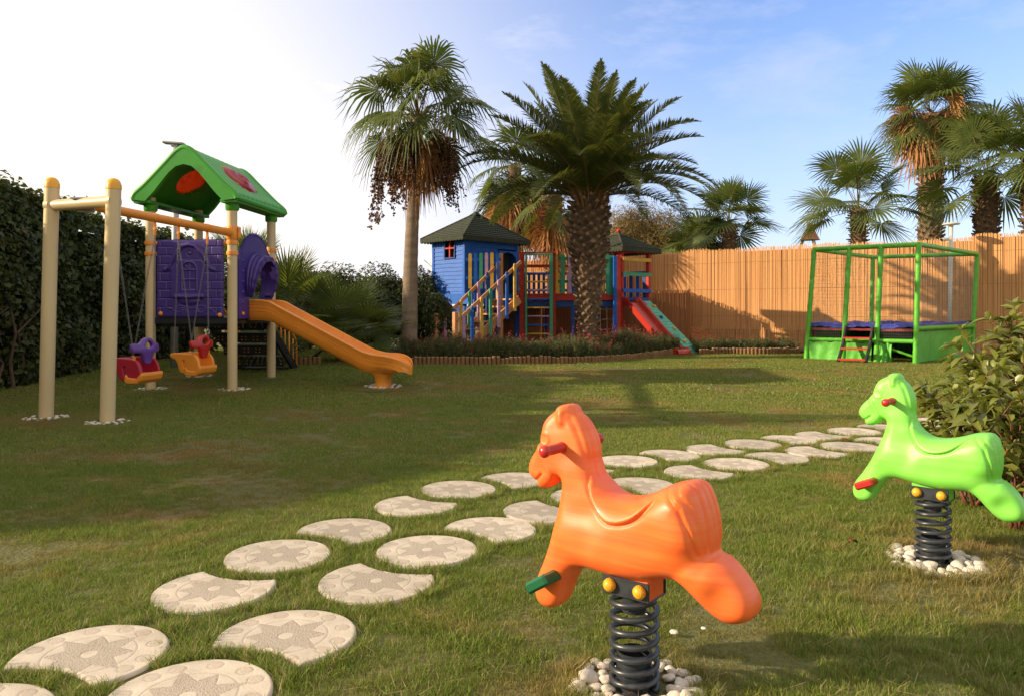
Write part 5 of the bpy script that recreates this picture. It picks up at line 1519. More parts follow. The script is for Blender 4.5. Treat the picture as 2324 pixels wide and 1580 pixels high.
def K(x, y, z): return Vector((x * KS, y * KS, HC + (z - HC) * KS))
UR, UL = Vector((.70, .714, 0)), Vector((-.714, .70, 0))
play = thing('wooden_playhouse', 'painted wooden playhouse with blue cabin, stairs, bridge, small tower and red slide', 'playhouse', K(0, 17.8, 0) * 1)
Zv = Vector((0, 0, 1))
ZD = K(0, 0, 1.60).z                                # deck level
C0 = K(-1.053, 17.08, 0); C0.z = 0
LW, RW = 1.064 * KS, 1.654 * KS
ZE = K(0, 0, 2.88).z; ZP = K(0, 0, 3.51).z
def hip_roof(c, ua, ub, ha, hb, ze, zp, name, sc_=.10, cut=True):
    """square hip roof with overlapping shingle courses and scalloped eaves"""
    c = Vector((c.x, c.y, 0)); m = MB()
    N = 12
    for s in range(4):
        e0, e1 = [(ua * -ha + ub * -hb, ua * ha + ub * -hb), (ua * ha + ub * -hb, ua * ha + ub * hb), (ua * ha + ub * hb, ua * -ha + ub * hb), (ua * -ha + ub * hb, ua * -ha + ub * -hb)][s]
        nrm_ = ((e0 + e1) / 2).normalized()
        for k in range(N):
            f0, f1 = k / N, (k + 1) / N
            def P_(e, f, lift=0): return c + e * (1 - f) + Zv * (ze + (zp - ze) * f + lift) + nrm_ * lift * .4
            w0 = (e1 - e0).length * (1 - f0); n = max(2, int(w0 / .11))
            off = (k % 2) * .5
            # each course: a row of shingle tabs with a small step under it
            for j in range(n):
                a, b = j / n, (j + 1) / n
                g0 = .012
                q0, q1 = P_(e0 + (e1 - e0) * a, f0, .022), P_(e0 + (e1 - e0) * b, f0, .022)
                r0, r1 = P_(e0 + (e1 - e0) * a, f1, .004), P_(e0 + (e1 - e0) * b, f1, .004)
                dn = (q0 - r0) * .10; mid = (q0 + q1) / 2 + dn
                tabs = [q0, (q0 * .75 + q1 * .25) + dn * .8, mid, (q0 * .25 + q1 * .75) + dn * .8, q1]
                o = len(tabs)
                m.add(tabs + [r1, r0], [(0, 1, 2, 3, 4, 5, 6)]); m.add([p - Zv * .014 for p in tabs] + tabs, [(i, i + 1, i + 6, i + 5) for i in range(4)])
        # hip cap
        m.tube([c + e0 + Zv * (ze + .02), c + Zv * (zp + .02)], .025, 6)
    m.add([c + Zv * (zp + .08)] + [c + ua * a * .12 + ub * b * .12 + Zv * (zp - .03) for a, b in ((-1, -1), (1, -1), (1, 1), (-1, 1))], [(0, 1, 2), (0, 2, 3), (0, 3, 4), (0, 4, 1), (1, 4, 3, 2)])
    o = m.build(name, shingle_m, play)
    # underside boards and scalloped valance
    u = MB(); pts = [c + ua * a * ha + ub * b * hb + Zv * (ze - .005) for a, b in ((-1, -1), (1, -1), (1, 1), (-1, 1))]
    u.add(pts + [p + Zv * -.02 for p in pts], [(0, 3, 2, 1), (4, 5, 6, 7)]); u.build('soffit', red_w, o)
    v = MB()
    for s in range(4):
        p0, p1 = pts[s], pts[(s + 1) % 4]; L = (p1 - p0).length; n = int(L / sc_); d = (p1 - p0) / n
        out = (((p0 + p1) / 2) - c); out.z = 0; out.normalize()
        for j in range(n):
            a = p0 + d * j + out * .012
            prof = [Vector((0, 0, .035)), Vector((0, 0, -.05))] + [d * ((1 - math.cos(t * PI / 6)) / 2) + Vector((0, 0, -.05 - .045 * math.sin(t * PI / 6))) for t in range(1, 6)] + [d * .98 + Vector((0, 0, -.05)), d * .98 + Vector((0, 0, .035))]
            v.add([a + q for q in prof] + [a + q - out * .012 for q in prof], [tuple(range(len(prof))), tuple(range(len(prof), 2 * len(prof)))[::-1]] + [(i, i + 1, len(prof) + i + 1, len(prof) + i) for i in range(len(prof) - 1)])
    v.build('valance', shingle_m, o)
    return o
def board_wall(p0, u, L, z0, z1, n, m, out, hole=None, name='wall'):
    """horizontal overlapping boards, with an opening (a0, a1, z0, z1)"""
    mb = MB(); h = (z1 - z0) / n
    for k in range(n):
        za, zb = z0 + k * h, z0 + (k + 1) * h
        segs = [(0, L)]
        if hole and zb > hole[2] + .01 and za < hole[3] - .01: segs = [(0, hole[0]), (hole[1], L)]
        for a, b in segs:
            A, B = p0 + u * a, p0 + u * b
            mb.add([A + out * .030 + Zv * za, B + out * .030 + Zv * za, B + out * .014 + Zv * (zb), A + out * .014 + Zv * (zb), A - out * .01 + Zv * za, B - out * .01 + Zv * za, B - out * .01 + Zv * zb, A - out * .01 + Zv * zb],
                   [(0, 1, 2, 3), (7, 6, 5, 4), (0, 4, 5, 1), (2, 6, 7, 3), (1, 5, 6, 2), (0, 3, 7, 4)])
    return mb.build(name, m, play)
OL, OF = -UR, -UL                                  # outward normals of the left face and of the front face
# cabin walls
wl0 = board_wall(C0 + UL * LW, -UL, LW, ZD - .02, ZE - .03, 14, blue_w, OL, hole=(.39 * LW, .72 * LW, ZD + 1.45 - .52, ZD + 1.45 - .02))
wf0 = board_wall(C0, UR, RW, ZD - .02, ZE - .03, 14, blue_w, OF, hole=(.62 * RW, .62 * RW + .66, ZD - .01, ZD + 1.12))
board_wall(C0 + UR * RW, UL, LW, ZD - .02, ZE - .03, 14, blue_w, UR); board_wall(C0 + UR * RW + UL * LW, -UR, RW, ZD - .02, ZE - .03, 14, blue_w, UL)
for a, b in ((0, 0), (LW, 0), (0, RW), (LW, RW)):
    m = MB(); p = C0 + UL * a + UR * b
    R2 = Matrix((UR, UL, Zv)).transposed(); m.box(p + Zv * ((ZE + .0) / 2), (.085, .085, ZE), R2, .006); m.build('corner_post', blue_w, play)
# window with red cross bars, dark arched doorway
wp = C0 + UL * (LW * .445); zc = ZD + 1.45 - .27
m = MB()
wa, wb = C0 + UL * (LW * (1 - .72)), C0 + UL * (LW * (1 - .39)); z0_, z1_ = ZD + .93, ZD + 1.43
wm = (wa + wb) / 2; ww = (wb - wa).length
m.bar(wm + Zv * z0_ + OL * .02, wm + Zv * z1_ + OL * .02, .045, .05, up=OL); m.bar(wa + Zv * ((z0_ + z1_) / 2) + OL * .02, wb + Zv * ((z0_ + z1_) / 2) + OL * .02, .05, .04)
fo = m.build('window', red_w, play)
m = MB()
for z in (z0_, z1_): m.bar(wa + Zv * z + OL * .028 - UL * .02, wb + Zv * z + OL * .028 + UL * .02, .05, .035)
for q in (wa, wb): m.bar(q + Zv * (z0_ + .02) + OL * .028, q + Zv * (z1_ - .02) + OL * .028, .035, .05, up=OL)
m.build('window_frame', dblue_w, fo)
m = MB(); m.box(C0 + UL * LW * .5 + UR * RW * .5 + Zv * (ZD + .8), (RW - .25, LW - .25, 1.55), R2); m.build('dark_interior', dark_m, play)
ar = C0 + UR * (RW * .62); m = MB()
poly = [(0, 0), (.66, 0), (.66, .85), (.62, .98), (.52, 1.08), (.33, 1.13), (.14, 1.08), (.04, .98), (0, .85)]
arch_p = [(0, 1.16), (0, .85), (.04, .98), (.14, 1.08), (.33, 1.13), (.52, 1.08), (.62, .98), (.66, .85), (.66, 1.16)]
m.prism(arch_p, ar + Zv * ZD + OF * .034, UR, Zv, .03); m.build('door_arch', blue_w, play)
hip_roof(C0 + UL * LW * .5 + UR * RW * .5, UR, UL, RW / 2 + .26, LW / 2 + .24, ZE, ZP, 'roof')
# decks and rims
def deckbox(x0, x1, y, d, z, th, m, name):
    b = MB(); b.box(((x0 + x1) / 2, y + d / 2, z - th / 2), (x1 - x0, d, th), None, .004); return b.build(name, m, play)
YB = 19.65                                         # plane of the bridge front
xw = lambda px, Y=YB: (px - CX) / FP * Y
deckbox(xw(1186), xw(1402), YB, 1.15, ZD, .05, wood_w, 'bridge_deck')
deckbox(xw(1170), xw(1400), YB - .04, .05, ZD + .035, .17, red_w, 'rim_board')
deckbox(xw(1188), xw(1400), YB + .04, .06, ZD - .15, .16, dblue_w, 'rim_beam')
b = MB(); q = [C0 - UL * .42 - UR * .1, C0 - UL * .42 + UR * 1.65, C0 + UL * (LW + .05) + UR * 1.65, C0 + UL * (LW + .05) - UR * .1]
b.add([p + Zv * (ZD - .01) for p in q] + [p + Zv * (ZD - .10) for p in q], [(0, 1, 2, 3), (7, 6, 5, 4), (0, 4, 5, 1), (1, 5, 6, 2), (2, 6, 7, 3), (3, 7, 4, 0)]); b.build('cabin_deck', wood_w, play)
b = MB(); b.bar(q[0] + Zv * (ZD - .11) - UL * .02, q[1] + Zv * (ZD - .11) - UL * .02, .04, .26); b.bar(q[0] + Zv * (ZD - .11) - UR * .02, q[3] + Zv * (ZD - .11) - UR * .02, .04, .26)
b.build('fascia_board', blue_w, play)
b = MB(); b.bar(q[0] + Zv * (ZD - .36) + UL * .1, q[1] + Zv * (ZD - .36) + UL * .1, .08, .14); b.bar(q[0] + UR * .12 + Zv * (ZD - .36), q[3] + UR * .12 + Zv * (ZD - .36), .08, .14); b.build('deck_beam', dblue_w, play)
for p in (q[0] + UL * .25 + UR * .2, q[1] + UL * .1, q[3] - UL * .2 + UR * .2, C0 + UR * .9 - UL * .3):
    b = MB(); b.box((p.x, p.y, (ZD - .3) / 2), (.11, .11, ZD - .3), R2, .006); b.build('leg_post', blue_w, play)
def picket(p, z0, z1, m, w=.062, t=.022, u=Vector((1, 0, 0)), out=Vector((0, -1, 0))):
    b = MB(); r = w / 2
    prof = [(-r, z0), (r, z0), (r, z1 - r)] + [(r * math.cos(a), z1 - r + r * math.sin(a)) for a in (PI / 6, PI / 3, PI / 2, 2 * PI / 3, 5 * PI / 6)] + [(-r, z1 - r)]
    b.prism([(a, c) for a, c in prof], Vector((p.x, p.y, 0)) + out * t, u, Zv, t)
    return b.build('picket', m, play)
def screw(p, out=Vector((0, -1, 0))):
    b = MB(); b.lathe([(.016, 0), (.013, .006), (.001, .008)], p, 8, out); b.build('screw_cap', yel_w, play)
cols = [yel_w, blue_w, grn_w, lil_w, yel_w, blue_w]
# balustrade before the cabin's front
YR = 17.0 * KS
for i in range(6):
    px = 1067 + i * 12.4
    p = Vector((xw(px, YR), YR, 0)); z0, z1 = at(px, 656, YR).z, at(px, 576 - i * .6, YR).z
    picket(p, z0, z1, cols[i], w=.085)
    for py in (590, 632): screw(Vector((p.x, p.y - .024, at(px, py, YR).z)))
for py in (590, 632):
    b = MB(); b.bar(at(1058, py, YR) + Vector((0, .03, 0)), at(1137, py, YR) + Vector((0, .03, 0)), .03, .075); b.build('rail', blue_w, play)
# staircase
T1, T2 = K(-.26, 17.2, 0), K(.16, 16.77, 0); run = 1.86 * KS
sd = -UR; T1.z = T2.z = 0
zt, zb = ZD, .18
Bt1, Bt2 = T1 + sd * run, T2 + sd * run
for A, B_ in ((T1, Bt1), (T2, Bt2)):
    b = MB(); b.bar(Vector((A.x, A.y, zt - .12)), Vector((B_.x, B_.y, zb - .02)), .05, .20); b.build('stringer', wood_w, play)
ns = 8
for k in range(ns):
    f = (k + .6) / (ns + .2); c = (T1 + T2) / 2 + sd * run * f; z = zt + (zb - zt) * f - .02
    lat = (T2 - T1).normalized(); R3 = Matrix((sd, lat, Zv)).transposed()
    b = MB(); b.box(Vector((c.x, c.y, z)), (.27, (T2 - T1).length - .05, .042), R3, .004); b.build('stair_tread', wood_w, play)
# newel posts, handrails and the coloured stair pickets
def zpx(py, p): return HC + (HY - py) / FP * p.y
nw = []
for (bx, tx, top0, top1) in ((Bt1, T1, 712, 576), (Bt2, T2, 709, 590)):
    for p, ty in ((bx, top0), (tx, top1)):
        if p is T2: continue
        zt_ = zpx(ty, p); b = MB(); b.box((p.x, p.y, zt_ / 2), (.105, .105, zt_), R2, .008); b.build('newel_post', wood_w, play)
for A, B_, ya, yb in ((T1, Bt1, 589, 744), (T2, Bt2, 591, 738)):
    a_, b_ = Vector((A.x, A.y, zpx(ya + 4, A))), Vector((B_.x, B_.y, zpx(yb - 8, B_))); lat = (T2 - T1).normalized()
    b = MB(); b.bar(a_ + lat * .06, b_ + lat * .06, .035, .085); b.build('handrail', wood_w, play)
for A, B_, ya, yb, cc, fs in ((T2, Bt2, 591, 738, [yel_w, blue_w, lil_w, grn_w, yel_w, blue_w, lil_w], [.13, .26, .39, .52, .66, .80, .925]), (T1, Bt1, 589, 744, [yel_w, dblue_w, lil_w, grn_w, yel_w, blue_w, lil_w], [.10, .27, .41, .55, .68, .80, .92])):
    lat = (T2 - T1).normalized()
    for f, c_ in zip(fs, cc):
        p = A + (B_ - A) * f + lat * .10
        zr = zpx(ya, A) + (zpx(yb, B_) - zpx(ya, A)) * f; zs = (zt - .1) + (zb - zt) * f
        picket(p, max(.18, zs - .12), zr + .10, c_, w=.085, t=.028, u=sd, out=lat)
        screw(Vector((p.x, p.y, zr)) + lat * .03, lat); screw(Vector((p.x, p.y, zs)) + lat * .03, lat)
# red frame with the green ladder
YL = 19.45
b = MB(); x0, x1 = xw(1185, YL), xw(1257, YL); zt_ = HC + (HY - 576) / FP * YL
b.box((x0, YL + .08, zt_ / 2), (.13, .16, zt_), None, .008); b.box((x1, YL + .12, zt_ / 2), (.10, .10, zt_), None, .006); b.box(((x0 + x1) / 2, YL + .09, zt_ + .022), (x1 - x0 + .13, .14, .04), None, .006)
b.build('ladder_post_frame', red_w, play)
b = MB(); l0, l1 = xw(1194, YL - .06), xw(1251, YL - .06); zg = zt_ - .05
b.box((l0, YL - .06, zg / 2), (.052, .075, zg), None, .006); b.box((l1, YL - .06, zg / 2), (.085, .075, zg), None, .006); b.box(((l0 + l1) / 2, YL - .06, zg + .02), (l1 - l0 + .08, .075, .04), None, .005)
b.build('ladder_frame', grn_w, play)
for i, (yz, mm_) in enumerate(((452, red_w), (515, blue_w), (583, yel_w), (650, lil_w), (722, blue_w), (790, yel_w), (858, lil_w), (928, blue_w), (998, yel_w), (1067, lil_w))):
    py = (yz / 2.5822 + 650) / 1.3675; z = HC + (HY - py) / FP * (YL - .06)
    if z < .2: continue
    b = MB(); b.tube([(l0, YL - .06, z), (l1, YL - .06, z)], .022, 10); b.build('rung', mm_, play, smooth=True)
# bridge railings: front pickets, back slats
for px, mm_, top in ((1261, yel_w, 577), (1277, grn_w, 578), (1293, lil_w, 582), (1310, blue_w, 580), (1378, grn_w, 578), (1367, yel_w, 578)):
    p = Vector((xw(px), YB - .05, 0)); picket(p, ZD + .04, HC + (HY - top) / FP * YB, mm_, w=.11 if px in (1261, 1277) else .09)
for py, m_ in ((588, grn_w), (640, grn_w)):
    b = MB(); b.bar(at(1256, py, YB), at(1395, py, YB), .03, .08); b.build('rail', m_, play)
YBB = YB + 1.15
for i in range(19):
    px = 1190 + i * 11; p = Vector((xw(px, YBB), YBB, 0)); picket(p, ZD, ZD + .62, dblue_w if px < 1245 else [grn_w, lil_w, blue_w, yel_w][i % 4], w=.07)
for z, m_ in ((ZD + .15, dblue_w), (ZD + .60, red_w), (ZD + .80, red_w)):
    b = MB(); b.bar((xw(1188, YBB), YBB + .03, z), (xw(1400, YBB), YBB + .03, z), .03, .07); b.build('rail', m_, play)
# posts under the bridge
for px, Y_, m_ in ((1213, YBB, red_w), (1245, YBB - .05, red_w), (1300, YB + .1, dblue_w), (1300, YBB, red_w), (1352, YBB, red_w), (1240, YBB + .3, dblue_w)):
    b = MB(); x = xw(px, Y_); b.box((x, Y_, (ZD - .1) / 2), (.10, .10, ZD - .1), None, .006); b.build('leg_post', m_, play)
# second tower
FA, FB = Vector((.74, .67, 0)), Vector((.67, -.74, 0))       # along its slide face; outward over the slide
A0 = Vector((xw(1410, 19.7), 19.7, 0)); SW = 1.12
R4 = Matrix((FA, FB, Zv)).transposed()
zE2, zP2 = 1.25 + (HY - 568) / FP * 20.2, 1.25 + (HY - 532) / FP * 20.4
for a, b_, m_ in ((0, 0, red_w), (SW, 0, red_w), (0, -SW, dblue_w), (SW, -SW, red_w)):
    p = A0 + FA * a + FB * b_; b = MB(); b.box((p.x, p.y, zE2 / 2), (.10, .10, zE2), R4, .006); b.build('corner_post', m_, play)
for px, m_, top, w in ((1396, blue_w, 582, .10), (1404, red_w, 580, .10)):
    b = MB(); x = xw(px, 19.5); zt_ = HC + (HY - top) / FP * 19.5; b.box((x, 19.5, zt_ / 2), (w, .10, zt_), None, .006); b.build('corner_post', m_, play)
b = MB(); b.box((xw(1387, 19.6), 19.62, (ZD + HC + (HY - 580) / FP * 19.6) / 2), (.17, .03, HC + (HY - 580) / FP * 19.6 - ZD), None, .004); b.build('side_panel', grn_w, play)
b = MB(); pc = A0 + FA * SW / 2 - FB * SW / 2; b.box((pc.x, pc.y, ZD - .10), (SW + .1, SW + .1, .08), R4, .004); b.build('tower_deck', dblue_w, play)
for py, m_ in ((588, yel_w), (622, grn_w), (660, blue_w)):
    z = HC + (HY - py) / FP * A0.y; b = MB(); b.bar(A0 + FB * .07 - FA * .02 + Zv * z, A0 + FA * (SW + .03) + FB * .07 + Zv * z, .03, .095); b.build('cross_board', m_, play)
for s in range(4):                                  # slats of the tower's back sides
    for k in range(5):
        p = (A0 + FA * (SW * (k + .5) / 5) - FB * SW) if s % 2 else (A0 + FA * SW - FB * (SW * (k + .5) / 5))
        if s < 2: picket(p, ZD - .15, ZD + .60, blue_w if k % 2 else dblue_w, w=.10, u=FA if s % 2 else FB, out=FB if s % 2 else -FA)
b = MB(); b.bar(A0 + FA * SW + Zv * (ZD + .62), A0 + FA * SW - FB * SW + Zv * (ZD + .62), .04, .07); b.bar(A0 + FA * SW - FB * SW + Zv * (ZD + .62), A0 - FB * SW + Zv * (ZD + .62), .04, .07); b.build('rail', blue_w, play)
b = MB(); b.bar(A0 + Zv * (zE2 - .05), A0 + FA * SW + Zv * (zE2 - .05), .05, .10); b.bar(A0 + Zv * (zE2 - .05), A0 - FB * SW + Zv * (zE2 - .05), .05, .10); b.build('roof_beam', red_w, play)
hip_roof(A0 + FA * SW / 2 - FB * SW / 2, FA, -FB, SW / 2 + .24, SW / 2 + .24, zE2, zP2, 'roof', .09)
b = MB(); pk = A0 + FA * SW / 2 - FB * SW / 2; b.lathe([(.05, 0), (.06, .05), (.03, .10), (.001, .12)], Vector((pk.x, pk.y, zP2 + .04)), 10); b.build('roof_knob', red_w, play, smooth=True)
# red slide
s0 = A0 + FA * .26 + FB * .05; zs0 = HC + (HY - 676) / FP * s0.y
V, F = [], []; rp_ = [(0, zs0), (.12, zs0 - .02), (.24, zs0 - .12), (1.36, .42), (1.50, .34), (1.64, .33)]; rp_ = catmull(rp_, 5, closed=False)
for s_, z in rp_:
    for w_, h_ in ((-.27, .02), (-.29, -.02), (-.27, -.20), (.27, -.20), (.29, -.02), (.27, .02), (.235, -.01), (.20, -.13), (-.20, -.13), (-.235, -.01)):
        V.append(s0 + FB * s_ + FA * w_ + Zv * (z + h_))
for i in range(len(rp_) - 1):
    for j in range(10): F.append((i * 10 + j, i * 10 + (j + 1) % 10, (i + 1) * 10 + (j + 1) % 10, (i + 1) * 10 + j))
F.append(tuple(range(10))); F.append(tuple((len(rp_) - 1) * 10 + j for j in range(10))[::-1])
m = MB(); m.add(V, F); e = s0 + FB * 1.64; m.tube([e + FA * .22 + Zv * .22, e + FA * .1 + FB * .06 + Zv * .22, e - FA * .1 + FB * .06 + Zv * .22, e - FA * .22 + Zv * .22], .10, 10)
m.build('slide', plastic('red_slide_plastic', (.46, .035, .02)), play, smooth=True, angle=35)
# teal climbing ramp with holds
r0 = A0 + FA * .88 + FB * .05; r1 = r0 + FB * 1.62; za_, zb_ = HC + (HY - 684) / FP * r0.y, .16
L = (Vector((r1.x, r1.y, zb_)) - Vector((r0.x, r0.y, za_))); dn = L.normalized(); nn_ = FA.cross(dn) * -1
if nn_.z < 0: nn_ = -nn_
R5 = Matrix((dn, FA, nn_)).transposed(); m = MB(); n = 17
for k in range(n):
    c = Vector((r0.x, r0.y, za_)) + L * ((k + .5) / n); m.box(c, (L.length / n - .008, .46, .03), R5, .003)
rampo = m.build('climbing_ramp', teal_w, play)
for f, w_, m_ in ((.06, -.08, lil_w), (.12, .16, yel_w), (.15, -.12, yel_w), (.33, 0, blue_w), (.55, .08, yel_w), (.78, -.02, yel_w)):
    c = Vector((r0.x, r0.y, za_)) + L * f + FA * w_ + nn_ * .02; m = MB(); m.lathe([(.055, 0), (.05, .02), (.03, .045), (.001, .05)], c, 8, nn_); m.build('climbing_hold', m_, rampo, smooth=True)
# rope net under the bridge
rope_m = mat('rope', (.42, .36, .26), rough=.9, var=.2, vscale=20)
m = MB(); kn = MB(); xa, xb = xw(1347, 19.7), xw(1392, 19.7)
for k in range(4):
    x = xa + (xb - xa) * k / 3; m.tube([(x, 19.72, .15), (x + .01, 19.7, .8), (x, 19.72, ZD - .2)], .009, 6)
for j in range(6):
    z = .25 + j * .26; m.tube([(xa, 19.71, z), ((xa + xb) / 2, 19.70, z - .015), (xb, 19.71, z)], .009, 6)
    for k in range(4): kn.box((xa + (xb - xa) * k / 3, 19.70, z), (.034, .03, .034), None, .008, mi=(j + k) % 2)
net = m.build('rope_net', rope_m, play, smooth=True); kn.build('net_knots', [blue_w, yel_w], net)
m = MB(); m.bar(Vector((xw(1100, 19), 19.5, .42)), Vector((xw(1190, 19.5), 19.5, .42)), .05, .12); m.build('base_beam', red_w, play)

# ---- reed fence
reed_m = mat('reed', (.74, .405, .165), rough=.75, col2=(.62, .31, .115), vscale=1.0, stretch=(34, 34, .35), detail=3, bump=.3, bscale=1.0, bdist=.01, c3=(.42, .19, .065), c3s=.55, c3t=.62)
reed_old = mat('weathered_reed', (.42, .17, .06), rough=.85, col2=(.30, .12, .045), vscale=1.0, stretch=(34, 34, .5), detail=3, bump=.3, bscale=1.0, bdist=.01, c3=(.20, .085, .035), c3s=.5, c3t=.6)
wire_m = mat('fence_wire', (.24, .15, .08), rough=.6)
def reed_panel(name, label, p0, p1, z0, z1, m, seed, group='panels of the reed fence', pitch=.014, wires=4, rag=.020, post_=False, slope=0.0):
    g = np.random.default_rng(seed); p0, p1 = Vector(p0), Vector(p1); L = (p1 - p0).length; u = (p1 - p0) / L; out = Vector((u.y, -u.x, 0))
    if out.y > 0: out = -out
    t = thing(name, label, 'fence', Vector((p0.x, p0.y, z0)), group)
    n = int(L / pitch); s = np.arange(n) * pitch
    V, F = [], []
    off = g.normal(0, .0035, n); w = pitch * g.uniform(.42, .62, n); top = z1 + slope * s + g.normal(0, rag, n) - np.abs(g.normal(0, rag * .5, n)); lean = g.normal(0, .010, n)
    top += .03 * np.sin(s * 1.7 + seed) + .015 * np.sin(s * 5.1)
    o, uu, oo = np.array(p0), np.array(u), np.array(out)
    for (du, do) in ((-1, 0), (0, 1), (1, 0)):
        for zz in (0, 1):
            base = o + np.outer(s + du * w + (lean * zz), uu) + np.outer(off + do * w * .9 + .01, oo)
            base[:, 2] = z0 if zz == 0 else top
            V.append(base)
    V = np.stack(V, 1).reshape(-1, 3); b = np.arange(n)[:, None] * 6
    F = np.concatenate([b + np.array([[0, 2, 3, 1]]), b + np.array([[2, 4, 5, 3]])])
    npmesh('reeds', V, F, m, t)
    bk = MB(); c = (p0 + p1) / 2 - out * .012; zc_ = (z0 + min(z1, z1 + slope * L)) / 2
    bk.box((c.x, c.y, zc_ - .03), (L, .012, min(z1, z1 + slope * L) - z0 - .10), Matrix((u, -out, Zv)).transposed()); bk.build('backing_mat', reed_old, t)
    for k in range(wires):
        wz = z0 + (z1 - z0) * (k + .5) / wires; q = MB(); q.tube([p0 + out * .022 + Zv * (wz - p0.z), p1 + out * .022 + Zv * (wz - p1.z)], .0022, 4); q.build('binding_wire', wire_m, t)
    return t
fdir = Vector((7.76, -5.70, 0)).normalized()
def fpt(px):                                        # point of the fence line seen at photo column px
    k = (px - CX) / FP; s = (4.54 - k * 24.1) / (k * fdir.y - fdir.x); return Vector((4.54, 24.1, 0)) + fdir * s
cols_ = [(1178, 1478), (1478, 1694), (1694, 1845), (1845, 2216), (2216, 2560)]
FLAB = ['reed fence panel behind the ladder and bridge of the playhouse', 'sunlit reed fence panel above the low reed screen and red slide', 'sunlit reed fence panel just left of the trampoline', 'reed fence panel directly behind the trampoline', 'reed fence panel at the right edge, right of the trampoline']
for i, (a, b_) in enumerate(cols_):
    P0, P1 = fpt(a), fpt(b_); step_ = Vector((-.6, -.8, 0)) * (.03 * (i % 2) + (.10 if i == 4 else 0))
    reed_panel('reed_fence', FLAB[i], P0 + step_, P1 + step_, -.1, 3.05 + (.05 if i == 4 else 0), reed_m, 400 + i)
q0, q1, q2 = at(1468, 700, 21.7), at(1565, 700, 21.7), fpt(1640)
q0.z = q1.z = 0
zlow = HC + (HY - 660) / FP * 21.7
lowt = reed_panel('reed_screen', 'low dark reed screen boxed out from the fence beside the red slide', q0, q1, -.05, zlow, reed_old, 420, None, wires=3)
sidep = q1 + Vector((.35, 1.9, 0))
reed_panel('reed_screen', 'return side of the low reed screen running back to the fence', q1, sidep, -.05, zlow, reed_old, 421, None, wires=3)
reed_panel('reed_screen', 'short strip of dark reeds along the foot of the fence left of the trampoline', fpt(1580) + Vector((-.12, -.16, 0)), fpt(1830) + Vector((-.12, -.16, 0)), -.05, .78, reed_m, 422, None, wires=2, rag=.07)
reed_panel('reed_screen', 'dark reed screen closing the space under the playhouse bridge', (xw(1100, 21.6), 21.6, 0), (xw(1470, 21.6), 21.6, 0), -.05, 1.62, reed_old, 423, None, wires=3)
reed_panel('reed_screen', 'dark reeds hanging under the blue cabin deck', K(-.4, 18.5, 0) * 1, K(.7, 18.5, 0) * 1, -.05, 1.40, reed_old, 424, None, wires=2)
reed_panel('reed_screen', 'reeds standing behind the small tower\'s cross boards', (xw(1400, 22.2), 22.2, 0), (xw(1476, 22.2), 22.2, 0), -.05, 2.30, reed_old, 425, None, wires=2, rag=.05)
t = thing('rolled_reed_mat', 'leftover reed mat lying slumped at the foot of the low reed screen', 'reed mat', q1 + Vector((.1, -.3, .18)))
m = MB(); g_ = np.random.default_rng(5)
for k in range(46):
    z = .16 + .014 * k; a = q1 + Vector((.05 + .02 * g_.normal(), -.25 + .010 * k, z)); b_ = q1 + Vector((1.5 - .020 * k + .05 * g_.normal(), .1 + .008 * k, z * .75 + .02 * g_.normal())); m.tube([a, (a + b_) / 2 + Vector((0, 0, .04)), b_], .008, 5)
m.build('reeds', reed_old, t)

# ---- trampoline
tg = mat('green_foam_sleeve', (.11, .46, .035), rough=.42, var=.15, vscale=7, bump=.5, bscale=16, bdist=.01, c3=(.20, .56, .08), c3s=6, c3t=.62)
tgf = mat('green_tarpaulin', (.12, .47, .055), rough=.5, var=.12, vscale=3, bump=.6, bscale=5, bdist=.04)
tbl = mat('blue_vinyl', (.02, .035, .30), rough=.28, var=.3, vscale=18, bump=.6, bscale=24, bdist=.01)
tblk = mat('black_mat', (.015, .015, .018), rough=.7); steel_r = mat('red_steel', (.30, .03, .02), rough=.5, var=.3, vscale=9)
net_m = mat('net_cord', (.30, .31, .30), rough=.8)
zT = 2.58
At, Bt, Ct, Dt = at(1848, 567, 16.8), at(2085, 557, 15.5), at(2218, 577, 18.1), at(1981, 584, 19.2)
Ab, Bb, Cb, Db = at(1829, 812, 16.9), at(2077, 834, 15.5), at(2205, 812, 18.0), at(1976, 800, 19.2)
for p in (Ab, Bb, Cb, Db): p.z = max(gz(0, p.y), p.z) if False else gz(0, p.y)
for p in (At, Bt, Ct, Dt): p.z = zT
ctr_ = (Ab + Bb + Cb + Db) / 4
tr = thing('trampoline', 'netted trampoline with lime green padded frame and blue rim before the reed fence', 'trampoline', Vector((ctr_.x, ctr_.y, gz(0, 17))))
def sleeve(p0, p1, r=.052, name='post'):
    p0, p1 = Vector(p0), Vector(p1); L = (p1 - p0).length; n = max(4, int(L / .05)); g = np.random.default_rng(int(L * 1000))
    ties = .16 if name != 'post' else .24
    rr = [r * (1 - .16 * math.exp(-(((k * L / n) % ties - ties / 2) / .010) ** 2) + g.normal(0, .012)) for k in range(n + 1)]
    m = MB(); m.tube([p0 + (p1 - p0) * k / n for k in range(n + 1)], rr, 12); return m.build(name, tg, tr, smooth=True)
def on(Pb, Pt, z): return Pb + (Pt - Pb) * ((z - Pb.z) / (Pt.z - Pb.z))
fr = [(Ab, At)]
for f in (.355, .66): fr.append((Ab + (Bb - Ab) * f, At + (Bt - At) * f))
fr += [(Bb, Bt), (Cb, Ct), (Db, Dt)]
for a, b_ in fr: sleeve(a - Zv * .05, b_ + Zv * .0)
for a, b_ in ((At, Bt), (Bt, Ct), (Ct, Dt), (Dt, At)): sleeve(a, b_, .050, 'top_rail')
ZR, ZL = .93, .62
for i in range(3): sleeve(on(*fr[i], ZL), on(*fr[i + 1], ZL), .045, 'lower_rail')
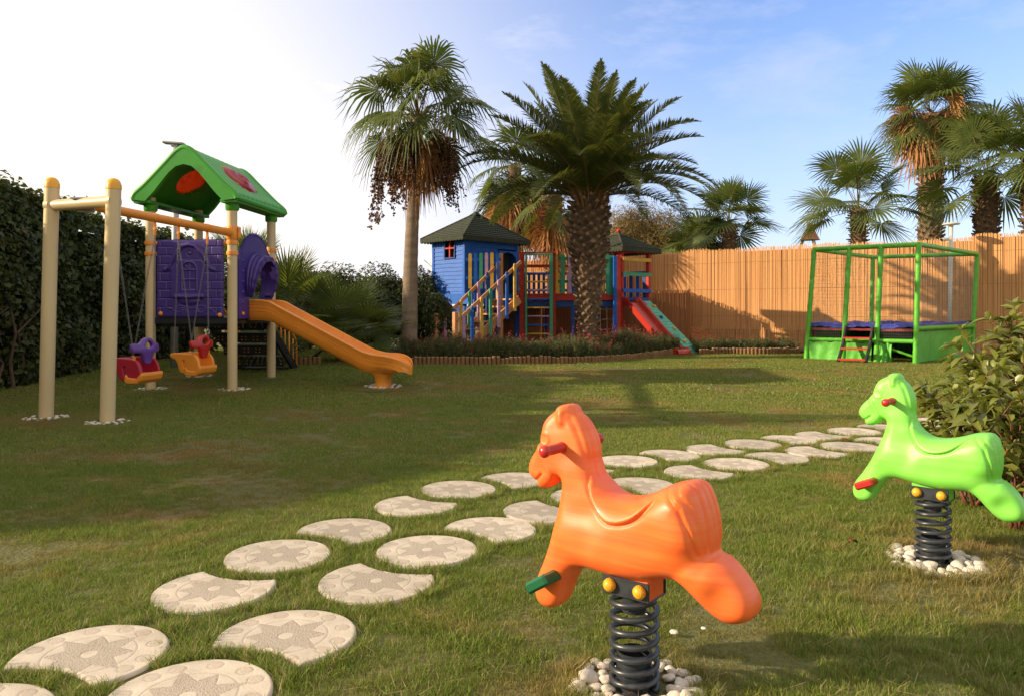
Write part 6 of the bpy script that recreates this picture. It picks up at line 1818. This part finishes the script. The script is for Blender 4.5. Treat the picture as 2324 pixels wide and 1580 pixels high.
sleeve(on(*fr[3], ZR - .05), on(*fr[4], ZR - .05), .05, 'side_rail'); sleeve(on(*fr[4], ZR - .05), on(*fr[5], ZR - .05), .045, 'side_rail'); sleeve(on(*fr[5], ZR - .05), on(*fr[0], ZR - .05), .045, 'side_rail')
sleeve(on(*fr[2], .55), Bb + (Cb - Bb) * .05 + Zv * .1, .028, 'brace')
def tarp(a, b_, z1, name='skirt', inset=.01, wob=.03, gap=.0):
    a, b_ = Vector(a), Vector(b_); L = (b_ - a).length; u = (b_ - a) / L; o = Vector((u.y, -u.x, 0)); N, M_ = 24, 8; V, F = [], []
    g = np.random.default_rng(int(L * 777)); ph = g.uniform(0, 6, 4)
    for i in range(N + 1):
        for j in range(M_ + 1):
            s, h = i / N, j / M_; z0 = gz(0, a.y)
            d = wob * (math.sin(s * 9 + ph[0] + h * 2) * .4 + math.sin(s * 21 + ph[1] - h * 3) * .25 + math.sin(h * 5 + ph[2] + s * 5) * .3) * (1 - h * .6)
            V.append(a + u * L * s + o * d + Zv * (z0 + (z1 - z0 - .02 * math.sin(s * 14 + ph[3])) * h - a.z))
    for i in range(N):
        for j in range(M_): F.append((i * (M_ + 1) + j, (i + 1) * (M_ + 1) + j, (i + 1) * (M_ + 1) + j + 1, i * (M_ + 1) + j + 1))
    m = MB(); m.add(V, F); k = len(V); return m.build(name, tgf, tr, smooth=True)
tarp(Ab, Ab + (Bb - Ab) * .355, ZL - .04); tarp(Ab + (Bb - Ab) * .36, Ab + (Bb - Ab) * .62, ZL - .04); tarp(Ab + (Bb - Ab) * .68, Ab + (Bb - Ab) * .80, ZL - .05, wob=.08)
tarp(Bb, Cb, ZR - .10); tarp(Cb, Db, ZR - .08); tarp(Db, Ab, ZR - .08)
# pad rim and jumping bed
def rimp(f0, f1, z): return [on(*f0, z), on(*f1, z)]
cr_ = [on(*q_, ZR) for q_ in (fr[0], fr[3], fr[4], fr[5])]
cen = sum(cr_, Vector((0, 0, 0))) / 4
m = MB(); NN = 30
for i in range(4):
    a, b_ = cr_[i], cr_[(i + 1) % 4]; ai, bi = a + (cen - a) * .16, b_ + (cen - b_) * .16
    V, F = [], []
    for k in range(NN + 1):
        f = k / NN; wv = .012 * math.sin(k * 2.3 + i) + .02 * math.sin(k * .5 + i)
        p, q_ = a + (b_ - a) * f, ai + (bi - ai) * f
        V += [p + Zv * (-.045 + wv), p + Zv * (.03 + wv), p + (q_ - p) * .3 + Zv * (.05 + wv), q_ + Zv * (.035 + wv), q_ + Zv * -.03]
    for k in range(NN):
        for j in range(4): F.append((k * 5 + j, (k + 1) * 5 + j, (k + 1) * 5 + j + 1, k * 5 + j + 1))
    m.add(V, F)
rimo = m.build('rim_pad', tbl, tr, smooth=True)
m = MB(); inn_ = [p + (cen - p) * .15 for p in cr_]; m.add([p - Zv * .01 for p in inn_] + [p - Zv * .03 for p in inn_], [(0, 1, 2, 3), (7, 6, 5, 4)]); m.build('jumping_mat', tblk, tr)
m = MB()
for i in range(4): a, b_ = cr_[i] - Zv * .09, cr_[(i + 1) % 4] - Zv * .09; m.bar(a + (cen - a) * .03, b_ + (cen - b_) * .03, .05, .05)
m.build('steel_frame', steel_r, tr)
for a, b_ in ((.03, .03), (.62, .03)):
    p = Ab + (Bb - Ab) * a + (Db - Ab) * .08; m = MB(); m.box((p.x, p.y, .5), (.06, .06, .8), None, .004); m.build('frame_leg', steel_r, tr)
# netting as real thin cords
def netting(f0, f1, z0, z1, pitch=.075, name='safety_net'):
    a0, a1, b0, b1 = on(*f0, z0), on(*f0, z1), on(*f1, z0), on(*f1, z1); L = (b0 - a0).length; nu, nv = max(2, int(L / pitch)), max(2, int((z1 - z0) / pitch)); m = MB(); r = .0013
    out = Vector(((b0 - a0).y, -(b0 - a0).x, 0)).normalized()
    def pt(u, v): 
        sag = .02 * math.sin(PI * u) * math.sin(PI * v)
        return (a0 + (b0 - a0) * u) * (1 - v) + (a1 + (b1 - a1) * u) * v + out * sag
    for i in range(nu + 1):
        pts = [pt(i / nu, v / 6) for v in range(7)]
        m.tube(pts, r, 3, cap=False)
    for j in range(nv + 1):
        pts = [pt(u / 6, j / nv) for u in range(7)]
        m.tube(pts, r, 3, cap=False)
    return m.build(name, net_m, tr)
for i in range(3):
    netting(fr[i], fr[i + 1], ZR + .03, zT - .05); 
    if i != 1: netting(fr[i], fr[i + 1], ZL + .03, ZR - .06, .045)
netting(fr[3], fr[4], ZR, zT - .05); netting(fr[4], fr[5], ZR, zT - .05); netting(fr[5], fr[0], ZR, zT - .05)
# steps
la, lb = at(1920, 747, 16.25), at(1981, 747, 15.95); fo_ = Vector((-.63, -.77, 0))
ld = thing('trampoline_steps', 'black ladder with three red steps leaning on the trampoline', 'step ladder', Vector(((la.x + lb.x) / 2, la.y - .4, gz(0, 16))))
bots = []
for p in (la, lb):
    q_ = p + Vector((-.32, -.36, 0)); q_.z = gz(0, q_.y) + .01; bots.append(q_)
    m = MB(); mid = p + (q_ - p) * .5 + Vector((.03, .03, 0)); m.bar(p + Zv * .05, mid, .04, .10); m.bar(mid, q_, .04, .10); m.build('side_rail', black_p, ld)
for k, f in enumerate((.28, .60, .92)):
    a, b_ = la + (bots[0] - la) * f, lb + (bots[1] - lb) * f; m = MB(); m.bar(a, b_, .16, .035); m.build('step', mat('red_step_plastic' + str(k), (.50, .04, .025), rough=.4), ld)

# ---- beds: log edging and flowering tufts
log_m = mat('log_edging', (.28, .145, .06), rough=.8, col2=(.17, .085, .035), vscale=6, stretch=(1, 1, .6), bump=.5, bscale=22, bdist=.01)
end_m = mat('log_end', (.48, .30, .15), rough=.8, var=.3, vscale=30)
def edging(label, pts, seed, h=.14):
    g = np.random.default_rng(seed); P = [on_ground(px, py) for px, py in pts]
    pl = catmull([(p.x, p.y) for p in P], 12, closed=False); t = thing('log_edging', label, 'garden edging', Vector((pl[0][0], pl[0][1], P[0].z)), 'log edging along the flower beds')
    m = MB(); acc = 0; step = .088; r = .040
    d = np.insert(np.cumsum(np.linalg.norm(np.diff(pl, axis=0), axis=1)), 0, 0)
    for s in np.arange(0, d[-1], step):
        x, y = np.interp(s, d, pl[:, 0]), np.interp(s, d, pl[:, 1]); z = gz(x, y); hh = h + .012 * g.normal() + .02 * math.sin(s * .9)
        m.tube([(x, y, z - .03), (x, y, z + hh - .01)], r, 9, cap=False, mi=0); m.add([(x + r * math.cos(a) * (1 - e), y + r * math.sin(a) * (1 - e), z + hh - .01 + e * .03) for e in (0, .25) for a in [2 * PI * q / 9 for q in range(9)]], [tuple(range(9, 18))] + [(q, (q + 1) % 9, 9 + (q + 1) % 9, 9 + q) for q in range(9)], 1)
    m.build('logs', [log_m, end_m], t)
    return pl
E1 = edging('log edging of the flower bed along the front of the playhouse', [(905, 826), (1000, 827), (1100, 828), (1220, 826), (1340, 823), (1400, 818), (1470, 812), (1540, 804)], 1)
E2 = edging('log edging of the bed along the fence left of the trampoline', [(1590, 805), (1660, 804), (1740, 805), (1812, 803)], 2)
E0 = edging('short piece of log edging seen between slide and tower stairs', [(612, 828), (665, 828), (728, 827)], 3)
bedpoly = [tuple(p) for p in E1] + [(5.0, 21.5), (-4.5, 21.5), (-2.8, 16.0)]
bedpoly2 = [tuple(p) for p in E2] + [(8.9, 20.3), (5.3, 23.2)]
def in_poly(x, y, poly):
    c = False; n = len(poly)
    for i in range(n):
        a, b_ = poly[i], poly[(i + 1) % n]
        if (a[1] > y) != (b_[1] > y) and x < (b_[0] - a[0]) * (y - a[1]) / (b_[1] - a[1]) + a[0]: c = not c
    return c
def in_bed(x, y): return in_poly(x, y, bedpoly) or in_poly(x, y, bedpoly2)
bs_m = mat('bed_soil', (.060, .042, .026), rough=1, var=.4, vscale=6, bump=.9, bscale=20, bdist=.03, gen='World')
for poly, nm in ((bedpoly, 'flower_bed_soil'), (bedpoly2, 'flower_bed_soil')):
    m = MB(); m.add([(x, y, gz(x, y) + .05) for x, y in poly], [tuple(range(len(poly)))]); o = m.build(nm, bs_m); o['kind'] = 'structure'
gaura_m = leafmat('gaura_leaf', (.065, .085, .030), (.12, .125, .055), .25, rough=.6, vs=2.5, c3=(.20, .15, .07))
pink_m = mat('pink_petal', (.62, .06, .14), rough=.6, leaf=.3, var=.3, vscale=30)
def bed_plants(name, label, pl, depth0, depth1, n, seed, hmax, flowers=.035, dens=26):
    g = np.random.default_rng(seed); V, F, MI, n0 = [], [], [], 0
    d = np.insert(np.cumsum(np.linalg.norm(np.diff(pl, axis=0), axis=1)), 0, 0)
    for _ in range(n):
        s = g.uniform(0, d[-1]); x, y = np.interp(s, d, pl[:, 0]), np.interp(s, d, pl[:, 1]); y += g.uniform(depth0, depth1); x += g.normal(0, .05)
        clump = .62 + .38 * mnoise.noise(Vector((x * 1.3, y * 1.3, seed))) + .2 * mnoise.noise(Vector((x * 4, y * 4, seed)))
        z = gz(x, y) + .04; H = hmax * clump * g.uniform(.5, 1.05); lx, ly = g.normal(0, .22), g.normal(0, .22)
        fl = g.uniform() < flowers; HH = H * (1.35 if fl else 1)
        a = g.uniform(0, 6.28); w = .005
        base = np.array([x, y, z]); tip = base + np.array([lx * HH, ly * HH, HH]); mid = (base + tip) / 2 + np.array([0, 0, .05 * HH]); sd_ = np.array([math.cos(a), math.sin(a), 0]) * w
        V += [base - sd_, base + sd_, mid + sd_, mid - sd_, tip + sd_ * .3, tip - sd_ * .3]; F += [[n0, n0 + 1, n0 + 2, n0 + 3], [n0 + 3, n0 + 2, n0 + 4, n0 + 5]]; MI += [0, 0]; n0 += 6
        for k in range(dens if not fl else dens // 2):
            f = g.uniform(.12, .98) if not fl else g.uniform(.1, .7); p = base + (tip - base) * f; q = g.normal(0, 1, 3); q[2] = abs(q[2]) * .8 + .25; q /= np.linalg.norm(q); L_ = g.uniform(.03, .085) * (1.2 - f * .5); s2 = np.cross(q, g.normal(0, 1, 3)); s2 = s2 / np.linalg.norm(s2) * L_ * .13
            V += [p, p + q * L_ * .5 + s2, p + q * L_, p + q * L_ * .5 - s2]; F += [[n0, n0 + 1, n0 + 2, n0 + 3]]; MI += [0]; n0 += 4
        if fl:
            for k in range(int(g.integers(2, 6))):
                p = base + (tip - base) * g.uniform(.72, 1.0) + g.normal(0, .02, 3)
                for _q in range(3):
                    q = g.normal(0, 1, 3); q /= np.linalg.norm(q); s2 = np.cross(q, g.normal(0, 1, 3)); s2 /= np.linalg.norm(s2); r = .013
                    V += [p - q * r, p + s2 * r, p + q * r, p - s2 * r]; F += [[n0, n0 + 1, n0 + 2, n0 + 3]]; MI += [1]; n0 += 4
    o = npmesh(name, np.array(V), np.array(F), [gaura_m, pink_m], mi=MI)
    return tag(o, label, 'bedding plants', None, 'stuff')
bed_plants('flowering_ground_cover', 'bushy bedding plants with small pink flowers along the playhouse', E1, .10, 1.35, 7600, 11, .68, .05)
bed_plants('flowering_ground_cover', 'low feathery bedding plants along the foot of the fence', E2, .10, 1.2, 1500, 12, .46, .03)

# ---- lamps, dish, shed, gable frame, litter
galv = mat('galvanised_pole', (.40, .40, .40), rough=.5, metallic=.3, var=.2, vscale=4); white_p = mat('white_pole', (.70, .68, .64), rough=.5, var=.1, vscale=4)
p = at(2154, 700, 18.75); k_ = fpt(2154)
p = Vector(((2154 - CX) / FP * 18.6, 18.6, .1)); zt_ = HC + (HY - 512) / FP * 18.6
t = thing('lamp_post', 'white lamp post with flat round head behind the trampoline', 'lamp post', p)
m = MB(); m.tube([p, (p.x + .05, p.y, zt_)], .045, 14); m.build('pole', white_p, t, smooth=True)
m = MB(); m.lathe([(.03, -.10), (.05, -.03), (.19, -.01), (.20, .015), (.15, .03), (.01, .045)], (p.x + .05, p.y, zt_ + .02), 20); m.build('lamp_head', white_p, t, smooth=True, angle=40)
cz = HC + (HY - 547) / FP * 18.6; t2 = thing('security_camera', 'small white security camera on the lamp post above the fence', 'camera', (p.x - .02, p.y - .08, cz))
m = MB(); m.lathe([(.035, -.10), (.045, -.09), (.045, .08), (.04, .10)], (p.x - .16, p.y - .10, cz + .02), 12, (-1, -.35, -.15)); m.bar((p.x, p.y - .04, cz), (p.x - .14, p.y - .10, cz), .03, .03); m.build('housing', white_p, t2, smooth=True, angle=40)
m = MB(); m.lathe([(.034, 0), (.030, .01)], Vector((p.x - .16, p.y - .10, cz + .02)) + Vector((-1, -.35, -.15)).normalized() * .101, 12, (-1, -.35, -.15)); m.build('lens', dark_m, t2)
Y = 14.6; p = Vector(((395 - CX) / FP * Y, Y, gz(0, Y))); zt_ = HC + (HY - 330) / FP * Y
t = thing('street_lamp', 'grey street lamp with flat head sticking up behind the tower\'s green roof', 'street lamp', p)
m = MB(); m.tube([p, (p.x + .04, p.y, zt_)], [.075, .055], 16); m.build('pole', galv, t, smooth=True)
m = MB(); m.box((p.x + .0, p.y, zt_ + .03), (.40, .17, .045), Matrix.Rotation(.08, 3, 'Y'), .015); m.box((p.x + .02, p.y, zt_ - .01), (.13, .1, .06), None, .01); m.build('lamp_head', galv, t)
Y = 21.0; c = at(986, 591, Y); t = thing('satellite_dish', 'grey satellite dish peeking out left of the blue cabin', 'satellite dish', Vector((c.x, c.y, .1)))
dd_ = Vector((-.75, -.6, .3)).normalized(); m = MB(); m.lathe([(.001, -.05), (.12, -.045), (.22, -.02), (.30, .015), (.305, .02), (.29, .022), (.12, -.03), (.001, -.035)], c, 28, dd_)
m.build('dish', galv, t, smooth=True, angle=60)
m = MB(); m.tube([Vector((c.x + .1, c.y + .1, .1)), Vector((c.x + .1, c.y + .1, c.z - .1)), c - dd_ * .05], .03, 10); m.tube([c - dd_ * .02 + Vector((0, 0, -.25)), c + dd_ * .35 + Vector((0, 0, -.12))], .01, 6); m.build('mast', galv, t, smooth=True)
Y = 22.0; a, b_ = at(964, 628, Y), at(1010, 628, Y); t = thing('corrugated_shed', 'white corrugated shed wall between bushes and blue cabin', 'shed', Vector(((a.x + b_.x) / 2, Y + .5, .1)))
m = MB(); n = 24; pr = []
for k in range(n * 2 + 1): pr.append((a.x + (b_.x - a.x) * k / (2 * n), Y + (.012 if k % 2 else -.012)))
V = [(x, y, .1) for x, y in pr] + [(x, y, a.z - .07) for x, y in pr]; N_ = len(pr); m.add(V, [(i, i + 1, N_ + i + 1, N_ + i) for i in range(N_ - 1)])
m.box(((a.x + b_.x) / 2, Y + .55, (a.z - .07) / 2 + .05), (b_.x - a.x, 1.05, a.z - .12)); m.build('wall', white_p, t)
m = MB(); m.box(((a.x + b_.x) / 2, Y + .5, a.z - .03), (b_.x - a.x + .1, 1.25, .07)); m.build('roof', galv, t)
Y = 28.0; t = thing('teepee_frame', 'pointed top of a white tripod with wooden cap beyond the fence', 'tripod', Vector(((1838 - CX) / FP * Y, Y, 0)))
ap = at(1838, 520, Y); m = MB()
for k in range(3):
    a = -PI / 2 + k * 2 * PI / 3 + .1; f_ = Vector((math.cos(a), math.sin(a), 0)); m.tube([ap + f_ * .05, ap + f_ * 1.9 - Zv * (ap.z)], .055, 10)
m.build('legs', white_p, t, smooth=True)
m = MB(); m.lathe([(.10, .20), (.11, .03), (.13, 0), (.33, -.38), (.36, -.42), (.30, -.40)][::-1], ap, 14); m.build('cap', wood_w, t)
# litter on the lawn
dry_m = mat('dry_leaf', (.34, .10, .035), rough=.7, var=.3, vscale=30)
def dry_leaf(px, py, lab, s=.05, rz=.4):
    p = on_ground(px, py); t = MB(); V, F = [], []
    for i in range(5):
        u = i / 4; w = .42 * math.sin(PI * min(.97, u + .06))
        for j in (-1, 0, 1): V.append(p + Vector((s * 1.6 * (u - .5) * math.cos(rz) - s * w * j * math.sin(rz), s * 1.6 * (u - .5) * math.sin(rz) + s * w * j * math.cos(rz), .034 + .012 * abs(j) + .012 * math.sin(u * 4))))
    for i in range(4):
        for j in (0, 1): F.append((i * 3 + j, i * 3 + j + 1, i * 3 + j + 4, i * 3 + j + 3))
    t.add(V, F); o = t.build('dry_leaf', dry_m, None, smooth=True); return tag(o, lab, 'leaf', 'dry leaves fallen on the lawn')
dry_leaf(1936, 1246, 'curled red-brown leaf on the grass left of the green horse\'s pebbles', .045, .5)
dry_leaf(1916, 1007, 'orange dry leaf lying on a round stone left of the green horse', .05, 2.6)
dry_leaf(2215, 1143, 'dry leaf on the grass right of the green horse\'s spring', .04, 1.1)
dry_leaf(2088, 1125, 'dry leaf just behind the green horse\'s coil spring', .04, 2.1)
for px, py, lab in ((1530, 1446, 'lone white pebble on the grass right of the orange horse'), (1597, 1437, 'smaller stray white pebble beside the lone one right of the orange horse')):
    p = on_ground(px, py); o = bpy.data.objects.new('white_pebble', PEB[1]); COL.objects.link(o); o.location = (p.x, p.y, p.z + .02); s = .016 if px < 1560 else .010; o.scale = (s, s, s); tag(o, lab, 'pebble')
# red handle with a white sign standing among the shrubs at the right edge
p = Vector(((2322 - CX) / FP * 5.9, 5.9, 0)); t = thing('tap_stand', 'small white post with a red bar between the shrubs at the right edge', 'post', p)
m = MB(); m.box((p.x + .01, p.y, .30), (.035, .02, .60), None, .003); m.build('post', white_p, t)
m = MB(); m.bar((p.x - .09, p.y - .02, .43), (p.x + .15, p.y - .02, .46), .03, .035); m.build('bar', red_p, t)
spring_horse('orange plastic horse with red handles on a black coil spring in white pebbles', OH, orange_p, red_p, dgreen_p, math.radians(8.5), math.radians(38), 1.045)
spring_horse('bright lime green plastic horse on a coil spring beside the leafy shrub', GH, green_p, red_p, red_p)
build_grass()
